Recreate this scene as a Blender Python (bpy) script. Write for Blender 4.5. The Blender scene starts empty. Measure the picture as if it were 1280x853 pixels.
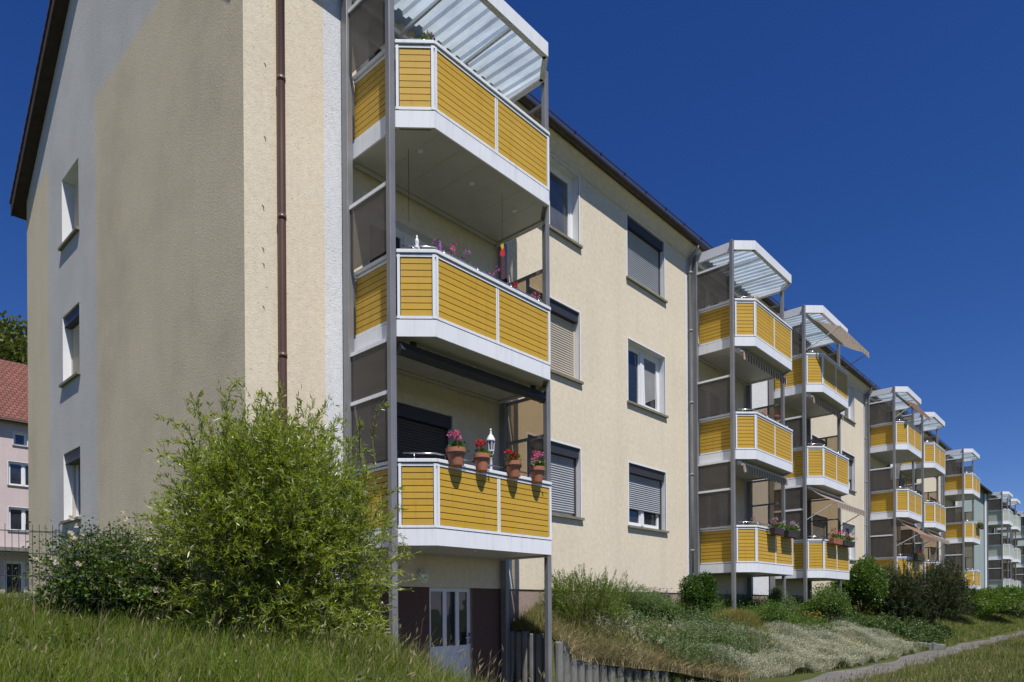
import bpy, math, random
import numpy as np
from mathutils import Vector
random.seed(7)
RNG = np.random.default_rng(11)
scene = bpy.context.scene
COL = scene.collection

# ------------------------------------------------------------------ camera, sky, sun, exposure
CAM = (-5.660, -7.159, 0.0)           # eye height is z = 0
cam_d = bpy.data.cameras.new('camera'); cam_o = bpy.data.objects.new('camera', cam_d); COL.objects.link(cam_o)
cam_d.sensor_width = 36.0; cam_d.lens = 856.5 / 1280 * 36.0
cam_d.shift_y = (759.8 - 426.5) / 1280.0
cam_d.clip_start = 0.05; cam_d.clip_end = 3000
YAW = math.radians(42.274)
from mathutils import Matrix
cam_o.matrix_world = Matrix.Translation(CAM) @ Matrix.Rotation(YAW - math.pi / 2, 4, 'Z') @ Matrix.Rotation(math.pi / 2, 4, 'X') @ Matrix.Rotation(math.radians(-0.373), 4, 'Z')
scene.camera = cam_o

SUN_EL, SUN_AZ = math.radians(62), math.radians(22)      # azimuth from the facade normal (-Y) towards -X
sun_dir = Vector((-math.sin(SUN_AZ) * math.cos(SUN_EL), -math.cos(SUN_AZ) * math.cos(SUN_EL), math.sin(SUN_EL)))
sd = bpy.data.lights.new('sun', 'SUN'); sd.energy = 4.6; sd.angle = math.radians(0.53); sd.color = (1.0, 0.955, 0.885)
so = bpy.data.objects.new('sun', sd); COL.objects.link(so); so.location = (0, -20, 40)
so.rotation_euler = sun_dir.to_track_quat('Z', 'Y').to_euler()

world = bpy.data.worlds.new('World'); scene.world = world; world.use_nodes = True
wn = world.node_tree.nodes; wl = world.node_tree.links
for n in list(wn): wn.remove(n)
wo = wn.new('ShaderNodeOutputWorld'); bg = wn.new('ShaderNodeBackground'); sky = wn.new('ShaderNodeTexSky')
sky.sky_type = 'NISHITA'; sky.sun_disc = False; sky.sun_elevation = SUN_EL; sky.sun_rotation = math.radians(180 + 22)
sky.altitude = 2600; sky.air_density = 1.0; sky.dust_density = 0.25; sky.ozone_density = 3.0
bg.inputs['Strength'].default_value = 0.10
# deep polarised blue: per-channel response of the sky colour
sx = wn.new('ShaderNodeSeparateColor'); cx_ = wn.new('ShaderNodeCombineColor'); wl.new(sky.outputs[0], sx.inputs[0])
for ch, (pw, mul) in enumerate(((1.55, 0.89), (1.17, 0.61), (0.91, 0.74))):
    p1 = wn.new('ShaderNodeMath'); p1.operation = 'POWER'; wl.new(sx.outputs[ch], p1.inputs[0]); p1.inputs[1].default_value = pw
    p2 = wn.new('ShaderNodeMath'); p2.operation = 'MULTIPLY'; wl.new(p1.outputs[0], p2.inputs[0]); p2.inputs[1].default_value = mul * 0.1 ** (pw - 1)
    p3 = wn.new('ShaderNodeMath'); p3.operation = 'MINIMUM'; wl.new(p2.outputs[0], p3.inputs[0]); p3.inputs[1].default_value = (4.6, 5.0, 6.0)[ch]
    wl.new(p3.outputs[0], cx_.inputs[ch])
wl.new(cx_.outputs[0], bg.inputs['Color']); wl.new(bg.outputs[0], wo.inputs['Surface'])

scene.view_settings.view_transform = 'Standard'; scene.view_settings.look = 'None'
scene.view_settings.exposure = 0.32; scene.view_settings.gamma = 1.0; scene.view_settings.use_curve_mapping = False
scene.render.engine = 'CYCLES'
scene.cycles.max_bounces = 8; scene.cycles.transparent_max_bounces = 12

# ------------------------------------------------------------------ helpers
class MB:
    """collects faces and builds them as ONE mesh object"""
    def __init__(s): s.v = []; s.f = []; s.m = []; s.mi = 0
    def add(s, vs, fs):
        b = len(s.v); s.v += [tuple(p) for p in vs]
        for f in fs: s.f.append(tuple(b + i for i in f)); s.m.append(s.mi)
    def quad(s, *p): s.add(p, [tuple(range(len(p)))])
    def box(s, x0, x1, y0, y1, z0, z1):
        s.add([(x0,y0,z0),(x1,y0,z0),(x1,y1,z0),(x0,y1,z0),(x0,y0,z1),(x1,y0,z1),(x1,y1,z1),(x0,y1,z1)],
              [(0,3,2,1),(4,5,6,7),(0,1,5,4),(1,2,6,5),(2,3,7,6),(3,0,4,7)])
    def beam(s, p, q, w, h, up=(0,0,1)):
        p = Vector(p); q = Vector(q); d = (q - p).normalized(); u = Vector(up)
        if abs(d.dot(u)) > 0.98: u = Vector((0,1,0))
        a = d.cross(u).normalized() * (w / 2); b = a.cross(d).normalized() * (h / 2)
        s.add([p-a-b,p+a-b,p+a+b,p-a+b,q-a-b,q+a-b,q+a+b,q-a+b],
              [(0,1,2,3),(7,6,5,4),(0,4,5,1),(1,5,6,2),(2,6,7,3),(3,7,4,0)])
    def tube(s, pts, r, n=8, cap=True):
        pts = [Vector(p) for p in pts]; rr = r if isinstance(r, (list, tuple)) else [r] * len(pts)
        vs = []; fs = []
        for i, p in enumerate(pts):
            d = (pts[min(i+1, len(pts)-1)] - pts[max(i-1, 0)])
            d = d.normalized() if d.length > 1e-9 else Vector((0,0,1))
            u = Vector((1,0,0)) if abs(d.x) < 0.8 else Vector((0,1,0))
            a = d.cross(u).normalized(); b = d.cross(a)
            for k in range(n):
                t = 2 * math.pi * k / n; vs.append(p + (a * math.cos(t) + b * math.sin(t)) * rr[i])
        for i in range(len(pts) - 1):
            for k in range(n):
                k2 = (k + 1) % n; fs.append((i*n+k, i*n+k2, (i+1)*n+k2, (i+1)*n+k))
        if cap: fs.append(tuple(reversed(range(n)))); fs.append(tuple((len(pts)-1)*n + k for k in range(n)))
        s.add(vs, fs)
    def lathe(s, prof, c, n=16):
        vs = []; fs = []
        for r, z in prof:
            for k in range(n):
                t = 2 * math.pi * k / n; vs.append((c[0] + r * math.cos(t), c[1] + r * math.sin(t), c[2] + z))
        for i in range(len(prof) - 1):
            for k in range(n):
                k2 = (k + 1) % n; fs.append((i*n+k, i*n+k2, (i+1)*n+k2, (i+1)*n+k))
        fs.append(tuple(reversed(range(n)))); fs.append(tuple((len(prof)-1)*n + k for k in range(n)))
        s.add(vs, fs)
    def prism(s, poly, z0, z1):
        n = len(poly)
        s.add([(x,y,z0) for x,y in poly] + [(x,y,z1) for x,y in poly],
              [tuple(reversed(range(n))), tuple(range(n, 2*n))] + [(i,(i+1)%n,n+(i+1)%n,n+i) for i in range(n)])
    def build(s, name, mats, parent=None, org=None, smooth=False, bevel=0):
        if not isinstance(mats, (list, tuple)): mats = [mats]
        o0 = Vector(org) if org is not None else (Vector(base_of(parent)) if parent else Vector((0,0,0)))
        me = bpy.data.meshes.new(name)
        me.from_pydata([tuple(Vector(p) - o0) for p in s.v], [], s.f)
        for m in mats: me.materials.append(m)
        me.polygons.foreach_set('material_index', s.m)
        if smooth: me.polygons.foreach_set('use_smooth', [True] * len(s.f))
        me.update()
        o = bpy.data.objects.new(name, me); COL.objects.link(o)
        if parent is not None: o.parent = parent
        elif org is not None: o.location = o0
        if bevel:
            bv = o.modifiers.new('bevel', 'BEVEL'); bv.width = bevel; bv.segments = 2; bv.limit_method = 'ANGLE'
        return o
def base_of(o):
    while o.parent is not None: o = o.parent
    return tuple(o.location)
def tag(o, label=None, cat=None, group=None, kind=None):
    if label: o['label'] = label
    if cat: o['category'] = cat
    if group: o['group'] = group
    if kind: o['kind'] = kind
    return o
def thing(name, label, cat, loc=(0,0,0), group=None):
    o = bpy.data.objects.new(name, None); COL.objects.link(o); o.location = loc; o.empty_display_size = 0.2
    return tag(o, label, cat, group)
def copy_tree(o, parent=None):
    c = o.copy(); COL.objects.link(c)
    if parent is not None: c.parent = parent
    for ch in list(o.children): copy_tree(ch, c)
    return c
def np_mesh(name, verts, faces, mats, parent=None, org=None, mi=None, smooth=False):
    """verts (N,3) world, faces (M,k)"""
    o0 = np.array(org if org is not None else (base_of(parent) if parent else (0,0,0)), float)
    me = bpy.data.meshes.new(name); N = len(verts); M, k = faces.shape
    me.vertices.add(N); me.vertices.foreach_set('co', (verts - o0).astype(np.float32).ravel())
    me.loops.add(M * k); me.loops.foreach_set('vertex_index', faces.astype(np.int32).ravel())
    me.polygons.add(M); me.polygons.foreach_set('loop_start', np.arange(0, M * k, k, dtype=np.int32))
    if not isinstance(mats, (list, tuple)): mats = [mats]
    for m in mats: me.materials.append(m)
    if mi is not None: me.polygons.foreach_set('material_index', mi.astype(np.int32))
    if smooth: me.polygons.foreach_set('use_smooth', np.ones(M, bool))
    me.update(calc_edges=True); me.validate()
    o = bpy.data.objects.new(name, me); COL.objects.link(o)
    if parent is not None: o.parent = parent
    elif org is not None: o.location = tuple(o0)
    return o

# ------------------------------------------------------------------ materials
def new_mat(name):
    m = bpy.data.materials.new(name); m.use_nodes = True
    return m, m.node_tree.nodes, m.node_tree.links, m.node_tree.nodes['Principled BSDF']
def noise(nt, scale, detail=4, rough=0.55, vec=None):
    n = nt.nodes.new('ShaderNodeTexNoise'); n.inputs['Scale'].default_value = scale
    n.inputs['Detail'].default_value = detail; n.inputs['Roughness'].default_value = rough
    if vec is not None: nt.links.new(vec, n.inputs['Vector'])
    return n.outputs['Fac']
def coords(nt, scale=(1,1,1)):
    t = nt.nodes.new('ShaderNodeTexCoord'); mp = nt.nodes.new('ShaderNodeMapping')
    mp.inputs['Scale'].default_value = scale; nt.links.new(t.outputs['Object'], mp.inputs['Vector'])
    return mp.outputs['Vector']
def ramp(nt, fac, stops):
    r = nt.nodes.new('ShaderNodeValToRGB'); nt.links.new(fac, r.inputs['Fac'])
    e = r.color_ramp.elements
    while len(e) < len(stops): e.new(0.5)
    for el, (p, c) in zip(e, stops): el.position = p; el.color = (*c, 1)
    return r.outputs['Color']
def mixc(nt, fac, a, b, blend='MIX'):
    n = nt.nodes.new('ShaderNodeMix'); n.data_type = 'RGBA'; n.blend_type = blend
    for sock, val in ((n.inputs[0], fac), (n.inputs[6], a), (n.inputs[7], b)):
        if isinstance(val, (int, float)): sock.default_value = val
        elif isinstance(val, tuple): sock.default_value = (*val, 1)
        else: nt.links.new(val, sock)
    return n.outputs[2]
def math_n(nt, op, a, b=0.0, clamp=False):
    n = nt.nodes.new('ShaderNodeMath'); n.operation = op; n.use_clamp = clamp
    for i, val in enumerate((a, b)):
        if isinstance(val, (int, float)): n.inputs[i].default_value = val
        else: nt.links.new(val, n.inputs[i])
    return n.outputs[0]
def bump(nt, height, dist, strength=1.0):
    b = nt.nodes.new('ShaderNodeBump'); b.inputs['Distance'].default_value = dist; b.inputs['Strength'].default_value = strength
    nt.links.new(height, b.inputs['Height']); return b.outputs['Normal']
def simple(name, col, rough=0.5, metal=0.0, var=0.10, vscale=3.0, bscale=0, bdist=0.0, spec=0.5):
    m, n, l, p = new_mat(name); nt = m.node_tree; v = coords(nt)
    f = noise(nt, vscale, 6, 0.6, v)
    c = ramp(nt, f, [(0.3, tuple(x * (1 - var) for x in col)), (0.7, tuple(min(1, x * (1 + var)) for x in col))])
    l.new(c, p.inputs['Base Color']); p.inputs['Roughness'].default_value = rough; p.inputs['Metallic'].default_value = metal
    p.inputs['Specular IOR Level'].default_value = spec
    if bscale: l.new(bump(nt, noise(nt, bscale, 3, 0.6, v), bdist), p.inputs['Normal'])
    return m
def stucco(name, col, grain=38.0, depth=0.0045, var=0.06, streak=0.16, pits=0.62):
    """coarse scratched render: worm-like pits, large weather blotches, vertical run-off streaks"""
    m, n, l, p = new_mat(name); nt = m.node_tree; v = coords(nt)
    big = noise(nt, 0.45, 5, 0.6, v); st = noise(nt, 1.0, 5, 0.65, coords(nt, (2.2, 2.2, 0.12)))
    c = ramp(nt, big, [(0.3, tuple(x * (1 - var) for x in col)), (0.7, tuple(x * (1 + var) for x in col))])
    c = mixc(nt, math_n(nt, 'MULTIPLY', ramp(nt, st, [(0.5, (0,0,0)), (0.75, (1,1,1))]), streak), c, tuple(x * 0.55 for x in col))
    fine = noise(nt, grain, 3, 0.62, v); worm = noise(nt, grain * 0.5, 3, 0.7, coords(nt, (1.0, 1.0, 1.8)))
    mot = noise(nt, 11.0, 5, 0.72, v)
    c = mixc(nt, 0.55, c, mixc(nt, 1.0, c, ramp(nt, mot, [(0.3, (0.80,0.80,0.80)), (0.7, (1.16,1.16,1.16))]), 'MULTIPLY'))
    pit = ramp(nt, worm, [(0.29, (1,1,1)), (0.36, (0,0,0))])
    c = mixc(nt, math_n(nt, 'MULTIPLY', pit, pits), c, tuple(x * 0.45 for x in col))
    l.new(c, p.inputs['Base Color']); p.inputs['Roughness'].default_value = 0.92; p.inputs['Specular IOR Level'].default_value = 0.2
    h = math_n(nt, 'SUBTRACT', fine, math_n(nt, 'MULTIPLY', pit, 1.4))
    l.new(bump(nt, h, depth), p.inputs['Normal'])
    return m
CREAM = (0.70, 0.62, 0.485); PALEGREY = (0.60, 0.61, 0.63)
M = {}
M['cream'] = stucco('cream_render', CREAM)
M['white_band'] = stucco('pale_painted_render', (0.67, 0.685, 0.715), depth=0.007, streak=0.05)
M['turquoise'] = stucco('turquoise_render', (0.31, 0.375, 0.365), pits=0.1)
M['turq_pale'] = stucco('pale_turquoise_render', (0.55, 0.62, 0.62), pits=0.1)
M['pink'] = stucco('pink_render', (0.58, 0.485, 0.475), pits=0.05, depth=0.004)
M['plinth'] = stucco('brown_plinth_render', (0.33, 0.255, 0.225), grain=55, pits=0.25, streak=0.25)
M['plinth_dark'] = stucco('dark_brown_plinth_render', (0.125, 0.075, 0.062), grain=55, pits=0.2)  # plinth colour set darker across the nearest tower's width
M['reveal'] = simple('white_reveal_paint', (0.74, 0.75, 0.77), 0.8, var=0.05, bscale=60, bdist=0.002)
def dirty_white():
    m = simple('white_coated_metal', (0.77, 0.79, 0.83), 0.38, var=0.04, vscale=1.3); nt = m.node_tree; p = nt.nodes['Principled BSDF']
    src = p.inputs['Base Color'].links[0].from_socket
    f = noise(nt, 2.6, 6, 0.7, coords(nt, (5, 5, .5)))
    nt.links.new(mixc(nt, math_n(nt, 'MULTIPLY', ramp(nt, f, [(0.50, (0,0,0)), (0.72, (1,1,1))]), 0.28), src, (0.40, 0.39, 0.36)), p.inputs['Base Color'])
    return m
M['white'] = dirty_white()
M['pvc'] = simple('white_pvc', (0.75, 0.76, 0.78), 0.35, var=0.03)
M['steel'] = simple('grey_painted_steel', (0.255, 0.255, 0.265), 0.42, metal=0.35, var=0.14, vscale=2.0)
M['inox'] = simple('stainless_rail', (0.55, 0.53, 0.52), 0.25, metal=0.9, var=0.05)
M['dark'] = simple('dark_grey_metal_and_gap_shade', (0.035, 0.035, 0.04), 0.45, var=0.1)  # metal parts, and the strips painted as shade in the railing gaps
M['deck'] = simple('grey_deck', (0.20, 0.20, 0.20), 0.8)
M['groove'] = simple('dark_groove', (0.05, 0.035, 0.012), 0.8, var=0.1)
M['ceiling'] = simple('ceiling_plank', (0.50, 0.49, 0.46), 0.55, var=0.06)
M['sill'] = simple('olive_concrete_sill', (0.20, 0.19, 0.14), 0.8, var=0.2, vscale=8)
M['brown_pipe'] = simple('brown_pipe', (0.105, 0.055, 0.038), 0.4, var=0.12, vscale=2)
M['grey_pipe'] = simple('grey_pipe', (0.20, 0.20, 0.20), 0.5, var=0.12)
M['gutter'] = simple('brown_gutter', (0.045, 0.03, 0.022), 0.5, var=0.25, vscale=5)
M['wood_dark'] = simple('dark_weathered_board', (0.05, 0.032, 0.024), 0.8, var=0.3, vscale=6)
M['shutter_grey'] = simple('grey_shutter', (0.36, 0.38, 0.42), 0.5, var=0.05)
M['shutter_beige'] = simple('beige_shutter', (0.52, 0.47, 0.40), 0.5, var=0.05)
M['shutter_dark'] = simple('dark_shutter', (0.085, 0.082, 0.08), 0.5, var=0.05)
M['concrete'] = simple('palisade_concrete', (0.165, 0.165, 0.155), 0.9, var=0.22, vscale=5, bscale=60, bdist=0.004)
M['asphalt'] = simple('path_asphalt', (0.125, 0.12, 0.115), 0.95, var=0.22, vscale=1.8, bscale=90, bdist=0.006)
M['paving'] = simple('pit_paving', (0.13, 0.125, 0.12), 0.9, var=0.2, vscale=3, bscale=50, bdist=0.004)
M['terracotta'] = simple('terracotta', (0.40, 0.155, 0.085), 0.75, var=0.15, vscale=14)
M['soil'] = simple('dark_soil', (0.04, 0.028, 0.02), 0.95)
M['fence'] = simple('green_grey_wire', (0.03, 0.04, 0.04), 0.5)
M['willow_stem'] = simple('olive_young_bark', (0.12, 0.12, 0.05), 0.8, var=0.25, vscale=14)
M['bark'] = simple('bark', (0.13, 0.10, 0.07), 0.9, var=0.3, vscale=20)
M['dark_cloth'] = simple('dark_cloth', (0.05, 0.02, 0.03), 0.9, var=0.4, vscale=20)
M['lantern'] = simple('white_lantern_paint', (0.70, 0.71, 0.74), 0.4)
M['basket'] = simple('dark_wicker', (0.05, 0.04, 0.045), 0.8)
M['curtain'] = simple('white_curtain', (0.24, 0.24, 0.25), 0.9)

def panel_mat(name, col):
    m, n, l, p = new_mat(name); nt = m.node_tree; v = coords(nt, (0.6, 0.6, 14))
    g = n.new('ShaderNodeNewGeometry')
    c = ramp(nt, g.outputs['Random Per Island'], [(0, tuple(x * 0.92 for x in col)), (1, tuple(x * 1.06 for x in col))])
    c = mixc(nt, 0.25, c, ramp(nt, noise(nt, 6, 5, 0.6, v), [(0.3, tuple(x * 0.8 for x in col)), (0.7, tuple(x * 1.1 for x in col))]))
    fade = noise(nt, 0.9, 5, 0.65, coords(nt, (1, 1, .8)))
    c = mixc(nt, math_n(nt, 'MULTIPLY', ramp(nt, fade, [(0.45, (0,0,0)), (0.75, (1,1,1))]), 0.22), c, (0.62, 0.47, 0.16) if col[2] < .1 else (0.5, 0.5, 0.46))
    dirt = noise(nt, 2.2, 6, 0.7, coords(nt, (5, 5, .35)))
    c = mixc(nt, math_n(nt, 'MULTIPLY', ramp(nt, dirt, [(0.52, (0,0,0)), (0.75, (1,1,1))]), 0.30), c, tuple(x * 0.45 for x in col))
    l.new(c, p.inputs['Base Color']); p.inputs['Roughness'].default_value = 0.55; p.inputs['Specular IOR Level'].default_value = 0.35
    l.new(bump(nt, noise(nt, 30, 3, 0.6, v), 0.0015), p.inputs['Normal'])
    return m
M['yellow'] = panel_mat('ochre_yellow_board', (0.55, 0.335, 0.036))
M['palepanel'] = panel_mat('pale_grey_green_board', (0.46, 0.50, 0.42))

def glass_mat(name, col, rough=0.03):
    m, n, l, p = new_mat(name); nt = m.node_tree
    f = noise(nt, 1.4, 2, 0.5, coords(nt))
    l.new(ramp(nt, f, [(0.35, tuple(x * 0.6 for x in col)), (0.7, tuple(x * 1.5 for x in col))]), p.inputs['Base Color'])
    p.inputs['Roughness'].default_value = rough; p.inputs['Specular IOR Level'].default_value = 0.9
    l.new(bump(nt, noise(nt, 2.2, 1, 0.5, coords(nt)), 0.006), p.inputs['Normal'])
    return m
M['glass'] = glass_mat('dark_window_glass', (0.022, 0.026, 0.034))
M['glass_dim'] = glass_mat('curtained_window_glass', (0.10, 0.105, 0.115))

def sheet_mat(name, col, transp, transl, rough=0.25, tint=None):
    """frosted plastic: part see-through, part diffusing"""
    m, n, l, p = new_mat(name); nt = m.node_tree; out = [x for x in n if x.type == 'OUTPUT_MATERIAL'][0]
    f = noise(nt, 3.5, 6, 0.65, coords(nt, (1, 0.35, 1)))
    c = ramp(nt, f, [(0.28, tuple(x * 0.72 for x in col)), (0.6, col)])
    l.new(c, p.inputs['Base Color']); p.inputs['Roughness'].default_value = rough
    tl = n.new('ShaderNodeBsdfTranslucent'); l.new(c, tl.inputs['Color'])
    tp = n.new('ShaderNodeBsdfTransparent')
    if tint: tp.inputs['Color'].default_value = (*tint, 1)
    else: l.new(c, tp.inputs['Color'])
    m1 = n.new('ShaderNodeMixShader'); m1.inputs[0].default_value = transl
    l.new(p.outputs[0], m1.inputs[1]); l.new(tl.outputs[0], m1.inputs[2])
    m2 = n.new('ShaderNodeMixShader'); m2.inputs[0].default_value = transp
    l.new(m1.outputs[0], m2.inputs[1]); l.new(tp.outputs[0], m2.inputs[2])
    l.new(m2.outputs[0], out.inputs['Surface'])
    return m
M['screen_clear'] = None
M['corrugated'] = sheet_mat('milky_corrugated_plastic', (0.60, 0.70, 0.78), 0.14, 0.55)
M['screen'] = sheet_mat('smoked_frosted_pane', (0.215, 0.20, 0.185), 0.52, 0.30, tint=(0.68, 0.65, 0.61))
M['screen_clear'] = sheet_mat('clear_smoked_pane', (0.30, 0.25, 0.20), 0.72, 0.5, tint=(0.90, 0.82, 0.70))

def leaf_mat(name, stops, transl=0.38, rough=0.45, spec=0.35, flower=None):
    m, n, l, p = new_mat(name); nt = m.node_tree; out = [x for x in n if x.type == 'OUTPUT_MATERIAL'][0]
    g = n.new('ShaderNodeNewGeometry'); k = len(stops)
    c = ramp(nt, g.outputs['Random Per Island'], [(i / max(1, k - 1), s) for i, s in enumerate(stops)])
    clump = noise(nt, 1.7, 3, 0.6, coords(nt))
    c = mixc(nt, ramp(nt, clump, [(0.35, (0,0,0)), (0.65, (1,1,1))]), mixc(nt, 1.0, c, (0.72, 0.78, 0.75), 'MULTIPLY'), c)
    l.new(c, p.inputs['Base Color']); p.inputs['Roughness'].default_value = rough; p.inputs['Specular IOR Level'].default_value = spec
    tl = n.new('ShaderNodeBsdfTranslucent'); l.new(mixc(nt, 1.0, c, (1.25, 1.2, 0.55), 'MULTIPLY'), tl.inputs['Color'])
    mx = n.new('ShaderNodeMixShader'); mx.inputs[0].default_value = transl
    l.new(p.outputs[0], mx.inputs[1]); l.new(tl.outputs[0], mx.inputs[2]); l.new(mx.outputs[0], out.inputs['Surface'])
    return m
M['willow'] = leaf_mat('willow_leaf', [(0.17, 0.255, 0.022), (0.29, 0.365, 0.034), (0.42, 0.44, 0.060), (0.19, 0.28, 0.06)], 0.45, rough=0.34, spec=0.6)
M['willow_silver'] = leaf_mat('willow_leaf_silver', [(0.22, 0.28, 0.15), (0.33, 0.37, 0.22)], 0.3)
M['rose_leaf'] = leaf_mat('rose_leaf', [(0.045, 0.095, 0.016), (0.09, 0.155, 0.024), (0.19, 0.235, 0.045)], 0.3)
M['rose_flower'] = leaf_mat('rose_flower', [(0.60, 0.46, 0.42), (0.70, 0.66, 0.58)], 0.4, 0.7)
M['grass'] = leaf_mat('meadow_grass', [(0.09, 0.155, 0.013), (0.15, 0.23, 0.022), (0.22, 0.275, 0.034), (0.30, 0.30, 0.075)], 0.4, 0.6)
M['grass_dry'] = leaf_mat('dry_grass', [(0.15, 0.17, 0.04), (0.32, 0.265, 0.12), (0.42, 0.34, 0.18), (0.22, 0.22, 0.07)], 0.35, 0.7)
M['straw'] = leaf_mat('straw', [(0.58, 0.45, 0.29), (0.66, 0.54, 0.38), (0.46, 0.38, 0.20)], 0.08, 0.8)
M['grass_lawn'] = leaf_mat('tall_lawn_grass', [(0.10, 0.16, 0.022), (0.16, 0.22, 0.036), (0.24, 0.26, 0.070), (0.18, 0.225, 0.045)], 0.4, 0.65)
M['seed'] = leaf_mat('seed_heads', [(0.26, 0.22, 0.12), (0.36, 0.30, 0.18)], 0.4, 0.8)
M['silver'] = leaf_mat('silver_leaf', [(0.34, 0.36, 0.26), (0.45, 0.44, 0.35), (0.52, 0.49, 0.41), (0.28, 0.32, 0.18)], 0.3, 0.8)
M['white_flower'] = leaf_mat('white_petal', [(0.56, 0.54, 0.50), (0.72, 0.70, 0.66)], 0.3, 0.8)
M['yellow_flower'] = leaf_mat('yellow_petal', [(0.62, 0.42, 0.02), (0.66, 0.50, 0.05)], 0.3, 0.7)
M['orange_flower'] = leaf_mat('orange_petal', [(0.62, 0.22, 0.02), (0.66, 0.36, 0.04)], 0.3, 0.7)
M['purple_flower'] = leaf_mat('purple_petal', [(0.16, 0.05, 0.28), (0.32, 0.12, 0.42), (0.45, 0.16, 0.40)], 0.3, 0.7)
M['pink_flower'] = leaf_mat('pink_petal', [(0.66, 0.10, 0.32), (0.72, 0.22, 0.42)], 0.3, 0.7)
M['red_flower'] = leaf_mat('red_petal', [(0.55, 0.012, 0.015), (0.65, 0.03, 0.03)], 0.3, 0.7)
M['yew'] = leaf_mat('yew_needle', [(0.08, 0.14, 0.018), (0.15, 0.22, 0.028), (0.24, 0.30, 0.045)], 0.3)
M['glossy'] = leaf_mat('glossy_leaf', [(0.035, 0.085, 0.015), (0.06, 0.125, 0.02), (0.09, 0.16, 0.03)], 0.3, 0.3)
M['bluegreen'] = leaf_mat('bluegreen_leaf', [(0.085, 0.15, 0.05), (0.14, 0.21, 0.085), (0.20, 0.25, 0.10)], 0.35, 0.6)
M['pine'] = leaf_mat('pine_needle', [(0.025, 0.042, 0.014), (0.05, 0.07, 0.022), (0.085, 0.10, 0.034)], 0.15, 0.6)
M['shrub'] = leaf_mat('shrub_leaf', [(0.065, 0.125, 0.022), (0.10, 0.18, 0.032), (0.15, 0.22, 0.05)], 0.35)
M['hedge'] = leaf_mat('hedge_leaf', [(0.06, 0.115, 0.018), (0.10, 0.175, 0.025), (0.15, 0.22, 0.04)], 0.38)
M['ivy'] = leaf_mat('ground_cover_leaf', [(0.055, 0.105, 0.03), (0.09, 0.14, 0.045), (0.14, 0.18, 0.06)], 0.3)
M['yellowmound'] = leaf_mat('yellow_mound', [(0.24, 0.21, 0.06), (0.34, 0.28, 0.08), (0.18, 0.18, 0.06)], 0.35, 0.7)
M['tree'] = leaf_mat('tree_leaf', [(0.07, 0.10, 0.022), (0.11, 0.14, 0.032), (0.16, 0.18, 0.045)], 0.3)

def ground_mat():
    m, n, l, p = new_mat('meadow_ground'); nt = m.node_tree; v = coords(nt)
    a = ramp(nt, noise(nt, 1.3, 6, 0.65, v), [(0.3, (0.040, 0.065, 0.012)), (0.52, (0.065, 0.09, 0.022)), (0.72, (0.11, 0.105, 0.045))])
    c = mixc(nt, 0.5, a, ramp(nt, noise(nt, 22, 5, 0.7, v), [(0.3, (0.03, 0.04, 0.012)), (0.7, (0.13, 0.125, 0.05))]))
    l.new(c, p.inputs['Base Color']); p.inputs['Roughness'].default_value = 0.95; p.inputs['Specular IOR Level'].default_value = 0.1
    l.new(bump(nt, noise(nt, 30, 4, 0.7, v), 0.03), p.inputs['Normal'])
    return m
M['ground'] = ground_mat()
def tile_mat(name, c1, c2, sx=4.5, sy=3.2, bw=1.0, rh=1.1):
    m, n, l, p = new_mat(name); nt = m.node_tree
    t = n.new('ShaderNodeTexBrick'); l.new(coords(nt, (1, 1, 1)), t.inputs['Vector'])
    t.inputs['Color1'].default_value = (*c1, 1); t.inputs['Color2'].default_value = (*c2, 1); t.inputs['Mortar'].default_value = (*[x * 0.25 for x in c1], 1)
    t.inputs['Scale'].default_value = sx; t.inputs['Mortar Size'].default_value = 0.03; t.inputs['Brick Width'].default_value = bw; t.inputs['Row Height'].default_value = rh
    l.new(t.outputs['Color'], p.inputs['Base Color']); p.inputs['Roughness'].default_value = 0.75
    return m
M['tile_brown'] = tile_mat('brown_roof_tiles', (0.09, 0.05, 0.035), (0.12, 0.07, 0.05))
M['tile_red'] = tile_mat('red_roof_tiles', (0.15, 0.045, 0.03), (0.21, 0.07, 0.045), 1.0, 1.0, 0.30, 0.24)
def stripe_mat(name, c1, c2, period=0.16):
    m, n, l, p = new_mat(name); nt = m.node_tree; out = [x for x in n if x.type == 'OUTPUT_MATERIAL'][0]
    s = n.new('ShaderNodeSeparateXYZ'); l.new(coords(nt), s.inputs[0])
    f = math_n(nt, 'GREATER_THAN', math_n(nt, 'FRACT', math_n(nt, 'DIVIDE', s.outputs[0], period)), 0.5)
    c = mixc(nt, f, c1, c2); l.new(c, p.inputs['Base Color']); p.inputs['Roughness'].default_value = 0.85
    tl = n.new('ShaderNodeBsdfTranslucent'); l.new(c, tl.inputs['Color'])
    mx = n.new('ShaderNodeMixShader'); mx.inputs[0].default_value = 0.35
    l.new(p.outputs[0], mx.inputs[1]); l.new(tl.outputs[0], mx.inputs[2]); l.new(mx.outputs[0], out.inputs['Surface'])
    return m
M['awn_brown'] = stripe_mat('brown_cream_awning', (0.20, 0.10, 0.06), (0.55, 0.46, 0.34))
M['awn_grey'] = stripe_mat('grey_beige_awning', (0.30, 0.22, 0.17), (0.50, 0.44, 0.36))
M['awn_orange'] = stripe_mat('orange_brown_awning', (0.24, 0.10, 0.06), (0.42, 0.30, 0.22))

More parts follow.
